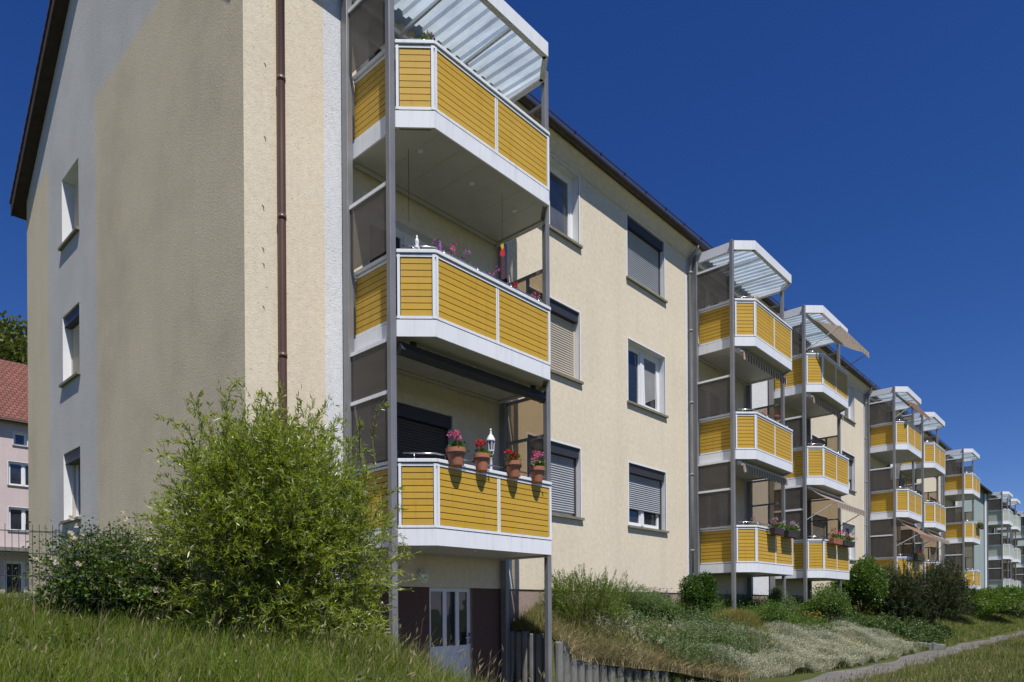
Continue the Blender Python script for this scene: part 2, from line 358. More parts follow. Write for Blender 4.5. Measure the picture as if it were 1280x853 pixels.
def gable_mat():
    """cream field with a sprayed grey band round the windows and a grey gable top, soft edges"""
    m, n, l, p = new_mat('gable_render'); nt = m.node_tree; v = coords(nt)
    s = n.new('ShaderNodeSeparateXYZ'); l.new(v, s.inputs[0])
    wob = math_n(nt, 'MULTIPLY', math_n(nt, 'SUBTRACT', noise(nt, 1.6, 3, 0.6, v), 0.5), 0.22)
    y = math_n(nt, 'ADD', s.outputs[1], wob); z = math_n(nt, 'ADD', s.outputs[2], wob)
    def step(val, edge, w):
        mr = n.new('ShaderNodeMapRange'); l.new(val, mr.inputs[0]); mr.inputs[1].default_value = edge - w; mr.inputs[2].default_value = edge + w
        mr.interpolation_type = 'SMOOTHSTEP'; return mr.outputs[0]
    band = math_n(nt, 'MULTIPLY', step(y, GB0 - W, 0.10), math_n(nt, 'SUBTRACT', 1.0, step(y, GB1 - W, 0.10)))
    g = math_n(nt, 'MAXIMUM', band, step(z, GZ + 1.65, 0.10))
    tile = 1
    big = noise(nt, 0.5, 6, 0.65, v); st = noise(nt, 1.0, 5, 0.65, coords(nt, (2.4, 2.4, 0.15)))
    cc = ramp(nt, big, [(0.25, (0.55, 0.475, 0.335)), (0.5, (0.70, 0.595, 0.42)), (0.75, (0.76, 0.65, 0.47))])
    gg = ramp(nt, big, [(0.3, (0.54, 0.525, 0.495)), (0.7, (0.67, 0.645, 0.60))])
    c = mixc(nt, g, cc, gg)
    c = mixc(nt, math_n(nt, 'MULTIPLY', ramp(nt, st, [(0.48, (0,0,0)), (0.78, (1,1,1))]), 0.08), c, (0.24, 0.225, 0.185))
    grain = noise(nt, 42, 5, 0.75, v)
    c = mixc(nt, 0.6, c, mixc(nt, 1.0, c, ramp(nt, grain, [(0.35, (0.45,0.45,0.45)), (0.65, (1.3,1.3,1.3))]), 'MULTIPLY'))
    l.new(c, p.inputs['Base Color']); p.inputs['Roughness'].default_value = 0.95; p.inputs['Specular IOR Level'].default_value = 0.15
    l.new(bump(nt, grain, 0.006), p.inputs['Normal'])
    return m

# ------------------------------------------------------------------ key measures (metres, z = 0 at the eye)
W = 1.122            # facade plane (normal -Y)
XG = -1.52           # gable plane (normal -X)
YB = 11.42           # rear wall
H = 2.75; ZB = 0.826 # storey, underside of lowest balcony
XE = 45.16           # far end of the cream block
ZEAVE = 9.28
TX = [0.0, 10.32, 15.21, 25.45, 30.46, 40.54]
GB0, GB1, GZ = 6.72, 9.72, 9.28
M['gable'] = gable_mat()

# ------------------------------------------------------------------ terrain
def sst(a, b, x):
    t = np.clip((x - a) / (b - a), 0, 1); return t * t * (3 - 2 * t)
BX = [3.3, 4.2, 4.6, 5.2, 7.0, 10.0, 200]; BY = [0.1, -0.1, -0.5, -1.0, -1.9, -2.45, -2.45]
TXs = [3.3, 3.52, 3.62, 4.2, 4.7, 5.3, 6.2, 200]; TZs = [-0.50, -0.62, -0.84, -0.97, -1.05, -1.14, -1.36, -1.36]
def zg(x, y):
    x = np.asarray(x, float); y = np.asarray(y, float)
    lawn = -1.40 - 0.10 * sst(-3.6, -6.5, y)
    low = np.where(x < 7, -1.62 + 0.26 * sst(4.5, 7.0, x), -1.36)
    low = low + (lawn - low) * sst(-2.6, -3.6, y)
    yb = np.interp(x, BX, BY); zt = np.interp(x, TXs, TZs)
    t = np.clip((y - yb) / (0.85 - yb), 0, 1)
    bank = zt + (-0.06 - zt) * t ** 0.85
    bank = np.minimum(bank, -0.47 + 0.55 * np.maximum(x - 3.3, 0))
    right = np.where((y > yb) & (x > 3.3), bank, low)
    left = np.maximum(-0.12 - 0.165 * np.maximum(0.3 - y, 0), -1.5)
    wl_ = 1 - sst(-2.35, -0.5, x)
    z = right + (left - right) * wl_
    z = z + 1.1 * sst(14, 40, y) * (x < 60)
    z = z + 0.03 * np.sin(x * 1.3 + 0.6 * y) * np.sin(y * 1.7) * ((y < -3.7) | (x < -1))
    return z
def axis(a, b, fine0, fine1, step, far):
    mid = list(np.arange(fine0, fine1 + 1e-6, step)); lo = []; hi = []
    x = fine0; s = step
    while x > a: s *= far; x -= s; lo.append(x)
    x = fine1; s = step
    while x < b: s *= far; x += s; hi.append(x)
    return np.array(lo[::-1] + mid + hi)
gx = axis(-900, 1500, -9, 20, 0.12, 1.13); gy = axis(-900, 1500, -9, 2.0, 0.12, 1.13)
GX, GY = np.meshgrid(gx, gy, indexing='ij')
gv = np.stack([GX, GY, zg(GX, GY)], -1).reshape(-1, 3)
ni, nj = GX.shape; ii = (np.arange(ni - 1)[:, None] * nj + np.arange(nj - 1)[None, :]).ravel()
tag(np_mesh('ground', gv, np.stack([ii, ii + nj, ii + nj + 1, ii + 1], 1), M['ground'], smooth=True), kind='structure')

# path along the block and the paved cellar court
px = np.concatenate([np.arange(4.5, 60, 0.4), np.arange(60, 160, 4.0)])
pv = []
for x in px:
    a = -2.72 + 0.10 * math.sin(x * 0.9) + 0.05 * math.sin(x * 2.3) - 0.25 * (x > 20) * min(1, (x - 20) / 15)
    b = -3.5 + 0.08 * math.sin(x * 0.7 + 1) + 0.05 * math.sin(x * 2.9) 
    for t in np.linspace(0, 1, 5):
        y = b + (a - b) * t; pv.append((x, y, float(zg(x, y)) + 0.012))
pv = np.array(pv); n5 = len(px)
pf = np.array([(i*5+j, (i+1)*5+j, (i+1)*5+j+1, i*5+j+1) for i in range(n5-1) for j in range(4)])
tag(np_mesh('path', pv, pf, M['asphalt'], smooth=True), kind='structure')
cx = np.arange(-0.25, 3.26, 0.25); cy = np.arange(-3.4, 1.11, 0.25); CXX, CYY = np.meshgrid(cx, cy, indexing='ij')
cv = np.stack([CXX, CYY, zg(CXX, CYY) + 0.012], -1).reshape(-1, 3); ni2, nj2 = CXX.shape
ii2 = (np.arange(ni2-1)[:, None]*nj2 + np.arange(nj2-1)[None, :]).ravel()
tag(np_mesh('pavement', cv, np.stack([ii2, ii2+nj2, ii2+nj2+1, ii2+1], 1), M['paving'], smooth=True), kind='structure')

# ------------------------------------------------------------------ wall and window builders
def grid_wall(mb, P, us, zs, holes, matf):
    """P(u, v, z) -> world; v is depth behind the face. cells outside holes; reveals added by the caller"""
    us = sorted(set(us)); zs = sorted(set(zs))
    for i in range(len(us) - 1):
        for j in range(len(zs) - 1):
            u, z = (us[i] + us[i+1]) / 2, (zs[j] + zs[j+1]) / 2
            if any(h[0] < u < h[1] and h[2] < z < h[3] for h in holes): continue
            mb.mi = matf(u, z)
            mb.quad(P(us[i], 0, zs[j]), P(us[i+1], 0, zs[j]), P(us[i+1], 0, zs[j+1]), P(us[i], 0, zs[j+1]))
def reveals(mb, P, hole, d, mi):
    u0, u1, z0, z1 = hole; mb.mi = mi
    mb.quad(P(u0,0,z0), P(u0,d,z0), P(u0,d,z1), P(u0,0,z1)); mb.quad(P(u1,0,z0), P(u1,0,z1), P(u1,d,z1), P(u1,d,z0))
    mb.quad(P(u0,0,z1), P(u0,d,z1), P(u1,d,z1), P(u1,0,z1)); mb.quad(P(u0,0,z0), P(u1,0,z0), P(u1,d,z0), P(u0,d,z0))
    mb.quad(P(u0,d+.1,z0), P(u1,d+.1,z0), P(u1,d+.1,z1), P(u0,d+.1,z1))
def pbox(mb, P, u0, u1, v0, v1, z0, z1):
    c = [P(u, v, z) for z in (z0, z1) for u, v in ((u0,v0),(u1,v0),(u1,v1),(u0,v1))]
    mb.add(c, [(0,3,2,1),(4,5,6,7),(0,1,5,4),(1,2,6,5),(2,3,7,6),(3,0,4,7)])
def window(par, P, hole, d, shut=0.0, shut_m=None, glass='glass', box=True, mull=True, sill=True, border=True, name='window', tilt=False, curtain=False):
    u0, u1, z0, z1 = hole; f = MB(); b = 0.075
    for (a0, a1, c0, c1) in ((u0, u0+b, z0, z1), (u1-b, u1, z0, z1), (u0+b, u1-b, z0, z0+b), (u0+b, u1-b, z1-b, z1)):
        pbox(f, P, a0, a1, d, d + .07, c0, c1)
    um = (u0 + u1) / 2
    if mull: pbox(f, P, um - .055, um + .055, d - .01, d + .06, z0 + b, z1 - b)
    spans = [(u0 + b, um - .055), (um + .055, u1 - b)] if mull else [(u0 + b, u1 - b)]
    for s0, s1 in spans:                               # sash frames
        for (a0, a1, c0, c1) in ((s0, s0+.05, z0+b, z1-b), (s1-.05, s1, z0+b, z1-b), (s0+.05, s1-.05, z0+b, z0+b+.05), (s0+.05, s1-.05, z1-b-.05, z1-b)):
            pbox(f, P, a0, a1, d + .012, d + .065, c0, c1)
    if border:                                         # painted plaster border, flush band round the opening
        w = .035
        for (a0, a1, c0, c1) in ((u0-w, u0, z0, z1+w), (u1, u1+w, z0, z1+w), (u0, u1, z1, z1+w)):
            pbox(f, P, a0, a1, -.006, .01, c0, c1)
    fr = f.build(name, M['pvc'], par)
    g = MB(); 
    for s0, s1 in spans: pbox(g, P, s0 + .05, s1 - .05, d + .04, d + .05, z0 + b + .05, z1 - b - .05)
    g.build('pane', M[glass], fr)
    if curtain:
        c = MB(); s0, s1 = spans[-1]; n = 26
        for k in range(n):
            a0 = s0 + .05 + (s1 - s0 - .1) * k / n; a1 = s0 + .05 + (s1 - s0 - .1) * (k + 1) / n
            v0 = d + .030 + .006 * math.sin(k * 1.9); v1 = d + .030 + .006 * math.sin((k + 1) * 1.9)
            sw = 0.25 * (k / n)
            c.quad(P(a0, v0, z0 + b + .1 + sw), P(a1, v1, z0 + b + .1 + sw), P(a1, v1, z1 - b - .08), P(a0, v0, z1 - b - .08))
        c.build('curtain', M['curtain'], fr)
    if tilt:                                           # the right sash tilted inwards at the top
        t = MB(); s0, s1 = spans[-1]; q = []
        for (a0, a1, c0, c1) in ((s0, s0+.07, z0+b, z1-b), (s1-.07, s1, z0+b, z1-b), (s0+.07, s1-.07, z0+b, z0+b+.07), (s0+.07, s1-.07, z1-b-.07, z1-b)):
            sh = lambda z: -.035 + .03 * (z - z0)
            cc = [P(u, v + sh(z), z) for z in (c0, c1) for u, v in ((a0, d), (a1, d), (a1, d + .05), (a0, d + .05))]
            t.add(cc, [(0,3,2,1),(4,5,6,7),(0,1,5,4),(1,2,6,5),(2,3,7,6),(3,0,4,7)])
        t.build('tilted_sash', M['pvc'], fr)
    if box:
        x = MB(); pbox(x, P, u0 + .005, u1 - .005, .03, d, z1 - .20, z1 - .004); x.build('shutter_box', M['dark'], fr)
        for a0, a1 in ((u0 + .004, u0 + .06), (u1 - .06, u1 - .004)):
            x = MB(); pbox(x, P, a0, a1, d - .05, d - .004, z0 + .005, z1 - .2); x.build('guide_rail', M['dark'] if shut_m != 'shutter_beige' else M[shut_m], fr)
    if shut > 0:
        s = MB(); top = z1 - .2; bot = top - (top - z0) * shut; n = int((top - bot) / 0.045); h = (top - bot) / n
        for k in range(n):
            za = bot + k * h
            s.quad(P(u0+.06, d-.030, za), P(u1-.06, d-.030, za), P(u1-.06, d-.046, za+h*.45), P(u0+.06, d-.046, za+h*.45))
            s.quad(P(u0+.06, d-.046, za+h*.45), P(u1-.06, d-.046, za+h*.45), P(u1-.06, d-.036, za+h*.86), P(u0+.06, d-.036, za+h*.86))
            s.quad(P(u0+.06, d-.036, za+h*.86), P(u1-.06, d-.036, za+h*.86), P(u1-.06, d-.018, za+h*.9), P(u0+.06, d-.018, za+h*.9))
            s.quad(P(u0+.06, d-.018, za+h*.9), P(u1-.06, d-.018, za+h*.9), P(u1-.06, d-.030, za+h), P(u0+.06, d-.030, za+h))
        s.build('roller_shutter', M[shut_m], fr)
    if sill:
        x = MB(); pbox(x, P, u0 - .06, u1 + .06, -.06, d, z0 - .045, z0 + .004); x.build('sill', M['sill'], fr)
    return fr

def facade_P(x_off=0, y=W): return lambda u, v, z: (u + x_off, y + v, z)

# ------------------------------------------------------------------ cream apartment block
blk = thing('apartment_block', 'long cream rendered apartment block with grey painted gable and dark brown roof edge', 'apartment building', (XG, W, -1.65))
PF = facade_P(); PG = lambda u, v, z: (XG + v, u, z)
holes = []; wins = []
def addw(u0, u1, k, **kw):
    h = (u0, u1, 1.80 + H * k, 3.20 + H * k); holes.append(h); wins.append((h, kw))
addw(3.90, 5.53, 2, box=False, glass='glass_dim'); addw(3.90, 5.53, 1, shut=1.0, shut_m='shutter_beige'); addw(3.90, 5.53, 0, shut=.93, shut_m='shutter_grey')
addw(7.32, 8.93, 2, shut=1.0, shut_m='shutter_grey'); addw(7.32, 8.93, 1, box=False, tilt=True, curtain=True); addw(7.32, 8.93, 0, shut=.66, shut_m='shutter_grey')
for k in range(3):
    addw(19.0, 20.6, k, shut=.5, shut_m='shutter_grey'); addw(22.3, 23.9, k, box=(k == 1), shut=(0.6 if k == 1 else 0), shut_m='shutter_grey')
    addw(34.2, 35.8, k, box=False); addw(37.5, 39.1, k, shut=.7, shut_m='shutter_grey')
doors = []
for i, t in enumerate(TX):
    for k in range(3):
        h = (t + .40, t + 2.03, ZB + .24 + H * k, 3.15 + H * k); holes.append(h); doors.append((i, k, h))
cellar_door = (1.52, 2.47, -1.62, 0.36)
ZP = 0.335
cwin = [(8.30, 9.15, 0.02, 0.285), (6.75, 7.45, 0.02, 0.285)]
wall = MB()
bands = []
for t in TX: bands += [(t - .36, t - .02), (t + 3.12, t + 3.42)]
bands += [(TX[1] + 3.42, TX[2] - .36), (TX[3] + 3.42, TX[4] - .36)]
us = [XG, XE] + [x for b in bands for x in b] + [x for h in holes for x in h[:2]]
zs = [ZP, ZEAVE + .05] + [z for h in holes for z in h[2:]]
def mf(u, z): return 1 if any(a < u < b for a, b in bands) else 0
grid_wall(wall, PF, us, zs, holes, mf)
for h, kw in wins: reveals(wall, PF, h, .16, 2)
for _, _, h in doors: reveals(wall, PF, h, .16, 2)
wall.mi = 0
wall.quad((XE, W, ZP - .1), (XE, YB, ZP - .1), (XE, YB, ZEAVE), (XE, W, ZEAVE)); wall.quad((XG, YB, ZP-.6), (XE, YB, ZP-.6), (XE, YB, ZEAVE), (XG, YB, ZEAVE))
wall.quad((XE, W, ZEAVE), (XE, YB, ZEAVE), (XE, (W + YB) / 2, 13.6))
wall.build('wall', [M['cream'], M['white_band'], M['reveal']], blk)
gab = MB(); ghs = [(7.70, 8.76, 1.78 + H * k, 3.14 + H * k) for k in range(3)]
grid_wall(gab, PG, [W, YB] + [x for h in ghs for x in h[:2]], [-1.7, ZEAVE] + [z for h in ghs for z in h[2:]], ghs, lambda u, z: 0)
ridge = (W + YB) / 2; RS = 0.82; ey = W - .22; eb = YB + .34
def roofz(y, up=0): return 9.02 + min(y - ey, eb - y) * RS + up
gab.mi = 0; gab.quad((XG, W, ZEAVE), (XG, YB, ZEAVE), (XG, ridge, roofz(ridge)))
for k, h in enumerate(ghs): reveals(gab, PG, h, .24 if k == 2 else .22, 1)
gab.build('gable_wall', [M['gable'], M['reveal']], blk)
pl = MB(); ph = cwin + [cellar_door]
Y0 = W + .02; PP = lambda u, v, z: (u, Y0 + v, z)
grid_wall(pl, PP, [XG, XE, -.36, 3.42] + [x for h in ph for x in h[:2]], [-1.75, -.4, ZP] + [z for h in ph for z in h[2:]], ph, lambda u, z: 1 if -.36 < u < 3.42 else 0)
pl.mi = 0; pl.quad((XG, W, ZP), (XE, W, ZP), (XE, Y0, ZP), (XG, Y0, ZP)); pl.quad((XE, Y0, -1.75), (XE, YB, -1.75), (XE, YB, ZP), (XE, Y0, ZP))
for h in ph: reveals(pl, PP, h, .14, 0)
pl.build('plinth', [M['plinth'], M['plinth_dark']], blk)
for h, kw in wins: window(blk, PF, h, .16, **kw)
for h in cwin: window(blk, PP, h, .10, box=False, sill=False, border=False, mull=False, name='cellar_window')
for k, h in enumerate(ghs):
    window(blk, PG, h, .24 if k == 2 else .20, box=k < 2, shut=(0, 1.0, .82)[k], shut_m='shutter_beige', border=False, mull=False)
for i, k, h in doors:
    fr = window(blk, PF, h, .16, box=(i, k) in ((0, 0), (2, 1), (3, 2)) or i == 4, shut={(0, 0): .55, (2, 1): .4, (3, 2): .5}.get((i, k), 0), shut_m='shutter_dark', sill=False, border=False, name='balcony_door')
# cellar door: white frame, three tall panes above a solid lower panel
d = MB(); u0, u1, z0, z1 = cellar_door
for a0, a1, c0, c1 in ((u0, u0+.07, z0, z1), (u1-.07, u1, z0, z1), (u0+.07, u1-.07, z1-.09, z1), (u0+.07, u1-.07, z0, z0+1.0), (u0+.33, u0+.41, z0+1.0, z1-.09), (u0+.61, u0+.69, z0+1.0, z1-.09)):
    pbox(d, PP, a0, a1, .05, .10, c0, c1)
pbox(d, PP, u0+.16, u1-.16, .043, .05, z0+.14, z0+.86)
dr = d.build('door', M['pvc'], blk)
g = MB(); pbox(g, PP, u0+.06, u1-.06, .07, .08, z0+.98, z1-.08); g.build('pane', M['glass'], dr)
hd = MB(); hd.tube([PP(u1-.035, .05, z0+1.12), PP(u1-.035, .0, z0+1.12), PP(u1-.16, .0, z0+1.12)], .012, 8); hd.box(u1-.055, u1-.015, Y0+.04, Y0+.049, z0+1.02, z0+1.2)
hd.build('handle', M['inox'], dr, smooth=True)
# cornice under the eave
c = MB()
prof = [(W, 8.72), (W - .035, 8.74), (W - .045, 8.80), (W - .14, 8.93), (W - .20, 8.99), (W - .20, 9.02), (W, 9.06)]
n = len(prof)
c.add([(XG, y, z) for y, z in prof] + [(XE, y, z) for y, z in prof], [(i, (i+1) % n, n + (i+1) % n, n + i) for i in range(n)] + [tuple(range(n)), tuple(reversed(range(n, 2*n)))])
c.build('cornice', M['cream'], blk)
# roof, verge boards, gutter
rf = MB(); VO = .20; T = .22
pts_u = [(ey, roofz(ey)), (ridge, roofz(ridge)), (eb, roofz(eb))]
rf.mi = 0
for x0, x1 in ((XG - VO, XE + VO),):
    (a, za), (b, zb_), (cc, zc) = pts_u
    rf.quad((x0, a, za+T), (x1, a, za+T), (x1, b, zb_+T), (x0, b, zb_+T)); rf.quad((x0, b, zb_+T), (x1, b, zb_+T), (x1, cc, zc+T), (x0, cc, zc+T))
    rf.mi = 1
    rf.quad((x0, a, za), (x0, b, zb_), (x1, b, zb_), (x1, a, za)); rf.quad((x0, b, zb_), (x0, cc, zc), (x1, cc, zc), (x1, b, zb_))
    for x in (x0, x1):
        rf.quad((x, a, za), (x, a, za+T), (x, b, zb_+T), (x, b, zb_)); rf.quad((x, b, zb_), (x, b, zb_+T), (x, cc, zc+T), (x, cc, zc))
    rf.quad((x0, a, za), (x1, a, za), (x1, a, za+T), (x0, a, za+T)); rf.quad((x0, cc, zc), (x0, cc, zc+T), (x1, cc, zc+T), (x1, cc, zc))
roof = rf.build('roof', [M['tile_brown'], M['wood_dark']], blk)
vb = MB(); x = XG - VO - .03
for (a, za), (b, zb_) in ((pts_u[0], pts_u[1]), (pts_u[1], pts_u[2])):
    vb.add([(x, a, za - .02), (x, b, zb_ - .02), (x, b, zb_ + T + .03), (x, a, za + T + .03), (x + .026, a, za - .02), (x + .026, b, zb_ - .02), (x + .026, b, zb_ + T + .03), (x + .026, a, za + T + .03)],
           [(0,1,2,3),(7,6,5,4),(0,4,5,1),(1,5,6,2),(2,6,7,3),(3,7,4,0)])
vb.build('verge_board', M['wood_dark'], roof)
ve = MB()                                             # overlapping verge tiles seen from the gable
nv = 34
for k in range(nv):
    t0 = k / nv
    for (a, za), (b, zb_) in ((pts_u[1], pts_u[2]), (pts_u[1], pts_u[0])):
        y0 = a + (b - a) * t0; z0 = za + (zb_ - za) * t0; y1 = a + (b - a) * (t0 + 1.12 / nv); z1 = za + (zb_ - za) * (t0 + 1.12 / nv)
        ve.beam((XG - VO + .04, y0, z0 + T + .035), (XG - VO + .04, y1, z1 + T + .065), .19, .022, (0, 0, 1))
ve.build('verge_tile', M['tile_brown'], roof)
gt = MB(); pr = [(math.cos(t) * .078, math.sin(t) * .078) for t in np.linspace(math.pi, 2 * math.pi, 9)]
gyc, gzc = ey - .06, 9.06; xs_ = np.linspace(XG - .15, XE + .1, 24)
for i in range(len(xs_) - 1):
    for j in range(len(pr) - 1):
        for sgn in (1, .9):
            gt.quad(*[(x, gyc + pr[q][0] * sgn, gzc + pr[q][1] * sgn) for x, q in ((xs_[i], j), (xs_[i+1], j), (xs_[i+1], j+1), (xs_[i], j+1))])
for x in np.arange(XG + .2, XE, .75): gt.beam((x, gyc + .07, gzc + .01), (x, gyc - .07, gzc + .005), .025, .006)
gt.build('gutter', M['gutter'], blk)
sg = MB()
for x in np.arange(0, XE, .9): sg.beam((x, ey + .25, roofz(ey + .25) + T), (x, ey + .18, roofz(ey + .25) + T + .10), .02, .02)
for dz in (.09,): sg.beam((XG + .2, ey + .2, roofz(ey + .25) + T + dz), (XE, ey + .2, roofz(ey + .25) + T + dz), .02, .02)
sg.build('snow_guard', M['gutter'], roof)
def downpipe(x, mat, zb_):
    p = MB(); yc = W - .085
    r = .052 if x < 0 else .042
    p.tube([(x, gyc, 9.0), (x, gyc, 8.90), (x, yc, 8.72), (x, yc, 6.0), (x, yc, 3.0), (x, yc, zb_)], r, 14)
    for z in (8.35, 6.9, 5.1, 3.3, 1.4):
        p.tube([(x, yc, z - .03), (x, yc, z + .03)], r + .006, 14); p.beam((x, yc, z), (x, W, z), .02, .02)
    p.build('downpipe', mat, blk, smooth=True)
downpipe(-1.05, M['brown_pipe'], -.15); downpipe(TX[1] - .24, M['grey_pipe'], -.1); downpipe(TX[3] - .24, M['grey_pipe'], -.1); downpipe(TX[5] - .24, M['grey_pipe'], -.1)
for z in (8.0, 7.05, 6.1, 5.2, 4.65, 3.9, 8.35, 4.45): 
    hk = MB(); x = -1.24 + random.uniform(-.035, .035); q = random.uniform(.6, 1.3); hk.beam((x, W + .004, z), (x + .012 * q, W - .016 * q, z - .035 * q), .008, .008); hk.beam((x - .01, W - .001, z + .004), (x + .014 * q, W - .002, z - .012), .012, .006, (0,1,0))
    hk.build('wall_hook', M['sill'], blk)

# ------------------------------------------------------------------ balcony towers
C1, C2, CW = 0.36, 0.37, 3.10
PLAN = [(0, .93), (0, .03), (0, 0), (C1, -C2), (CW - C1, -C2), (CW, 0), (CW, .03), (CW, .93)]
GROUND_T = -1.35
def seg_panel(mb, p, q, z0, z1, nb=9, t=.02):
    """horizontal boards between p and q with dark open joints"""
    p = Vector((*p, 0)); q = Vector((*q, 0)); h = (z1 - z0) / nb
    nrm = (q - p).normalized().cross(Vector((0, 0, 1)))
    mb.mi = 1
    a, b = p - nrm * .012, q - nrm * .012
    mb.beam((a.x, a.y, (z0+z1)/2), (b.x, b.y, (z0+z1)/2), .010, z1 - z0)
    mb.mi = 0
    for k in range(nb):
        zc = z0 + (k + .5) * h
        mb.beam((p.x, p.y, zc), (q.x, q.y, zc), t, h - .011)
def make_tower(panel_key, label, group):
    org = (0, 0, GROUND_T)
    t = thing('balcony_tower', label, 'balcony tower', org, group)
    z_top = ZB + 2 * H + 2.56 + .03
    for x0, x1, y0, y1 in ((-.10, -.005, .0, .085), (-.10, -.005, .95, 1.08), (CW + .005, CW + .10, .0, .085), (CW + .005, CW + .10, .95, 1.08)):
        b = MB(); top = z_top - (.03 if y0 < .5 else .08); b.box(x0, x1, y0, y1, -1.75, top)
        if y0 < .5: b.box(x0 - .05, x1 + .05, y0 - .05, y1 + .05, -1.75, -1.60)
        b.build('post', M['steel'], t, bevel=.008)
    for k in range(3):
        z = ZB + H * k
        fl = MB()                                      # slab edge band and deck
        P = [(0, 1.10)] + PLAN[2:6] + [(CW, 1.10)]
        for (a, c) in zip(P[:-1], P[1:]):
            pa, pc = Vector((*a, 0)), Vector((*c, 0)); nn = (pc - pa).normalized().cross(Vector((0,0,1)))
            pa -= nn * .012; pc -= nn * .012
            fl.beam((pa.x, pa.y, z + .11), (pc.x, pc.y, z + .11), .024, .22)
        inner = [(.02, 1.10), (.02, .01), (C1 + .005, -C2 + .02), (CW - C1 - .005, -C2 + .02), (CW - .02, .01), (CW - .02, 1.10)]
        fl.mi = 1; fl.prism(inner, z + .06, z + .19)
        f = fl.build('balcony', [M['white'], M['deck']], t)
        ce = MB(); nplk = 7                             # ceiling planks under the slab, cut to the chamfers
        yl = lambda x: max(-C2 + .09, -C2 + .09 + (C1 + .05 - x), -C2 + .09 + (x - (CW - C1 - .05)))
        for q in range(nplk):
            x0 = .09 + (CW - .18) * q / nplk; x1 = .09 + (CW - .18) * (q + 1) / nplk - .004
            mids = [x for x in (C1 + .05, CW - C1 - .05) if x0 < x < x1]
            ce.prism([(x0, yl(x0))] + [(x, yl(x)) for x in mids] + [(x1, yl(x1)), (x1, 1.0), (x0, 1.0)], z + .028, z + .058)
        for x in (.03, CW - .08): ce.box(x, x + .05, 0.0, 1.05, z + .008, z + .05)
        ce.box(.09, CW - .09, 1.01, 1.09, z + .008, z + .05); ce.box(C1, CW - C1, -C2 + .026, -C2 + .085, z + .008, z + .05)
        ce.build('ceiling', M['ceiling'], f)
        for xx in (.55, 1.55, 2.5):
            dl = MB(); dl.lathe([(.001, .012), (.035, .012), (.04, .028)], (xx, .15, z), 12); dl.build('downlight', M['white'], f)
        edges = [((0.012, .94), (0.012, .09)), (PLAN[2], PLAN[3]), (PLAN[3], (CW / 2, -C2)), ((CW / 2, -C2), PLAN[4]), (PLAN[4], PLAN[5]), ((CW - .012, .09), (CW - .012, .94))]
        fr = MB()
        for i, (a, c) in enumerate(edges):
            pa, pc = Vector((*a, 0)), Vector((*c, 0)); d = (pc - pa).normalized(); nn = d.cross(Vector((0, 0, 1)))
            m0 = .055 if i in (1, 2, 4) else .03; m1 = .055 if i in (1, 3, 4) else .03
            if i in (0, 5): m0 = m1 = .0
            if i in (2, 3): m0, m1 = (.05, .028) if i == 2 else (.028, .05)
            qa, qc = pa + d * m0, pc - d * m1; back = nn * .02
            g = MB(); seg_panel(g, (qa - back)[:2], (qc - back)[:2], z + .272, z + 1.048)
            g.build('cladding_panel', [M[panel_key], M['groove']], f)
            back = nn * .018
            for zz, hh in ((z + .253, .036), (z + 1.066, .034)):
                fr.beam((pa.x - back.x, pa.y - back.y, zz), (pc.x - back.x, pc.y - back.y, zz), .036, hh)
            fr.mi = 1  # dark strips fill the open gaps, painting in the shade seen through them
            for zz, hh in ((z + .228, .0135), (z + 1.0875, .0085)): fr.beam((pa.x - nn.x*.026, pa.y - nn.y*.026, zz), (pc.x - nn.x*.026, pc.y - nn.y*.026, zz), .03, hh)
            fr.mi = 0
            if i not in (0, 5):
                for e, m in ((qa, m0), (qc, m1)):
                    e2 = e + (-d if e is qa else d) * (m / 2) - back
                    fr.beam((e2.x, e2.y, z + .2361), (e2.x, e2.y, z + 1.0829), .034, m - .006, up=(nn.x, nn.y, 0))
            for s in (.08, .92):
                e = pa + d * (pc - pa).length * s - nn * .03; fr.beam((e.x, e.y, z + .215), (e.x, e.y, z + .24), .03, .03)
        fr.build('railing_frame', [M['white'], M['dark']], f)
        hr = MB(); zt = z + 1.119
        for i, (a, c) in enumerate([((0, .94), (0, .09)), (PLAN[2], PLAN[3]), (PLAN[3], PLAN[4]), (PLAN[4], PLAN[5]), ((CW, .09), (CW, .94))]):
            pa, pc = Vector((*a, 0)), Vector((*c, 0)); d = (pc - pa).normalized(); nn = d.cross(Vector((0,0,1)))
            pa -= nn * .02; pc -= nn * .02
            zz = zt + (.0006 * i)
            hr.beam((pa.x, pa.y, zz), (pc.x, pc.y, zz), .075, .048)
        hr.build('handrail', M['white'], f, bevel=.006)
        pr = MB()
        pts = [(.10, .02), (C1 + .06, -C2 + .10), (CW - C1 - .06, -C2 + .10), (CW - .10, .02)]
        pr.tube([(x, y, z + 1.235) for x, y in pts], .012, 8)
        for x, y in ((.2, -.1), (C1 + .2, -C2 + .06), (1.2, -C2 + .06), (1.9, -C2 + .06), (CW - C1 - .2, -C2 + .06)):
            pr.tube([(x, y, z + 1.13), (x, y, z + 1.235)], .008, 6)
        pr.build('planter_rail', M['inox'], f, smooth=True)
        for side, x in (('l', -.055), ('r', CW + .055)):
            s = MB(); s.box(x - .005, x + .005, .09, .945, z + 1.15, z + 2.0)
            if k == 0: s.box(x - .005, x + .005, .09, .945, z + 2.06, z + 2.74)
            sc = s.build('privacy_screen', M['screen' if side == 'l' else 'screen_clear'], t)
            bm_ = M['white'] if side == 'l' else M['steel']
            zs_ = [2.03] + ([1.165] if side == 'r' else []) + ([2.72] if k == 0 else [])
            for zz in zs_:
                b = MB(); b.box(x - .02, x + .02, .086, .949, z + zz - .025, z + zz + .025); b.build('screen_bar', bm_, sc)
            if side == 'r':
                b = MB(); b.box(x - .018, x + .018, .42, .47, z + 1.19, z + 2.0); b.build('screen_post', bm_, sc)
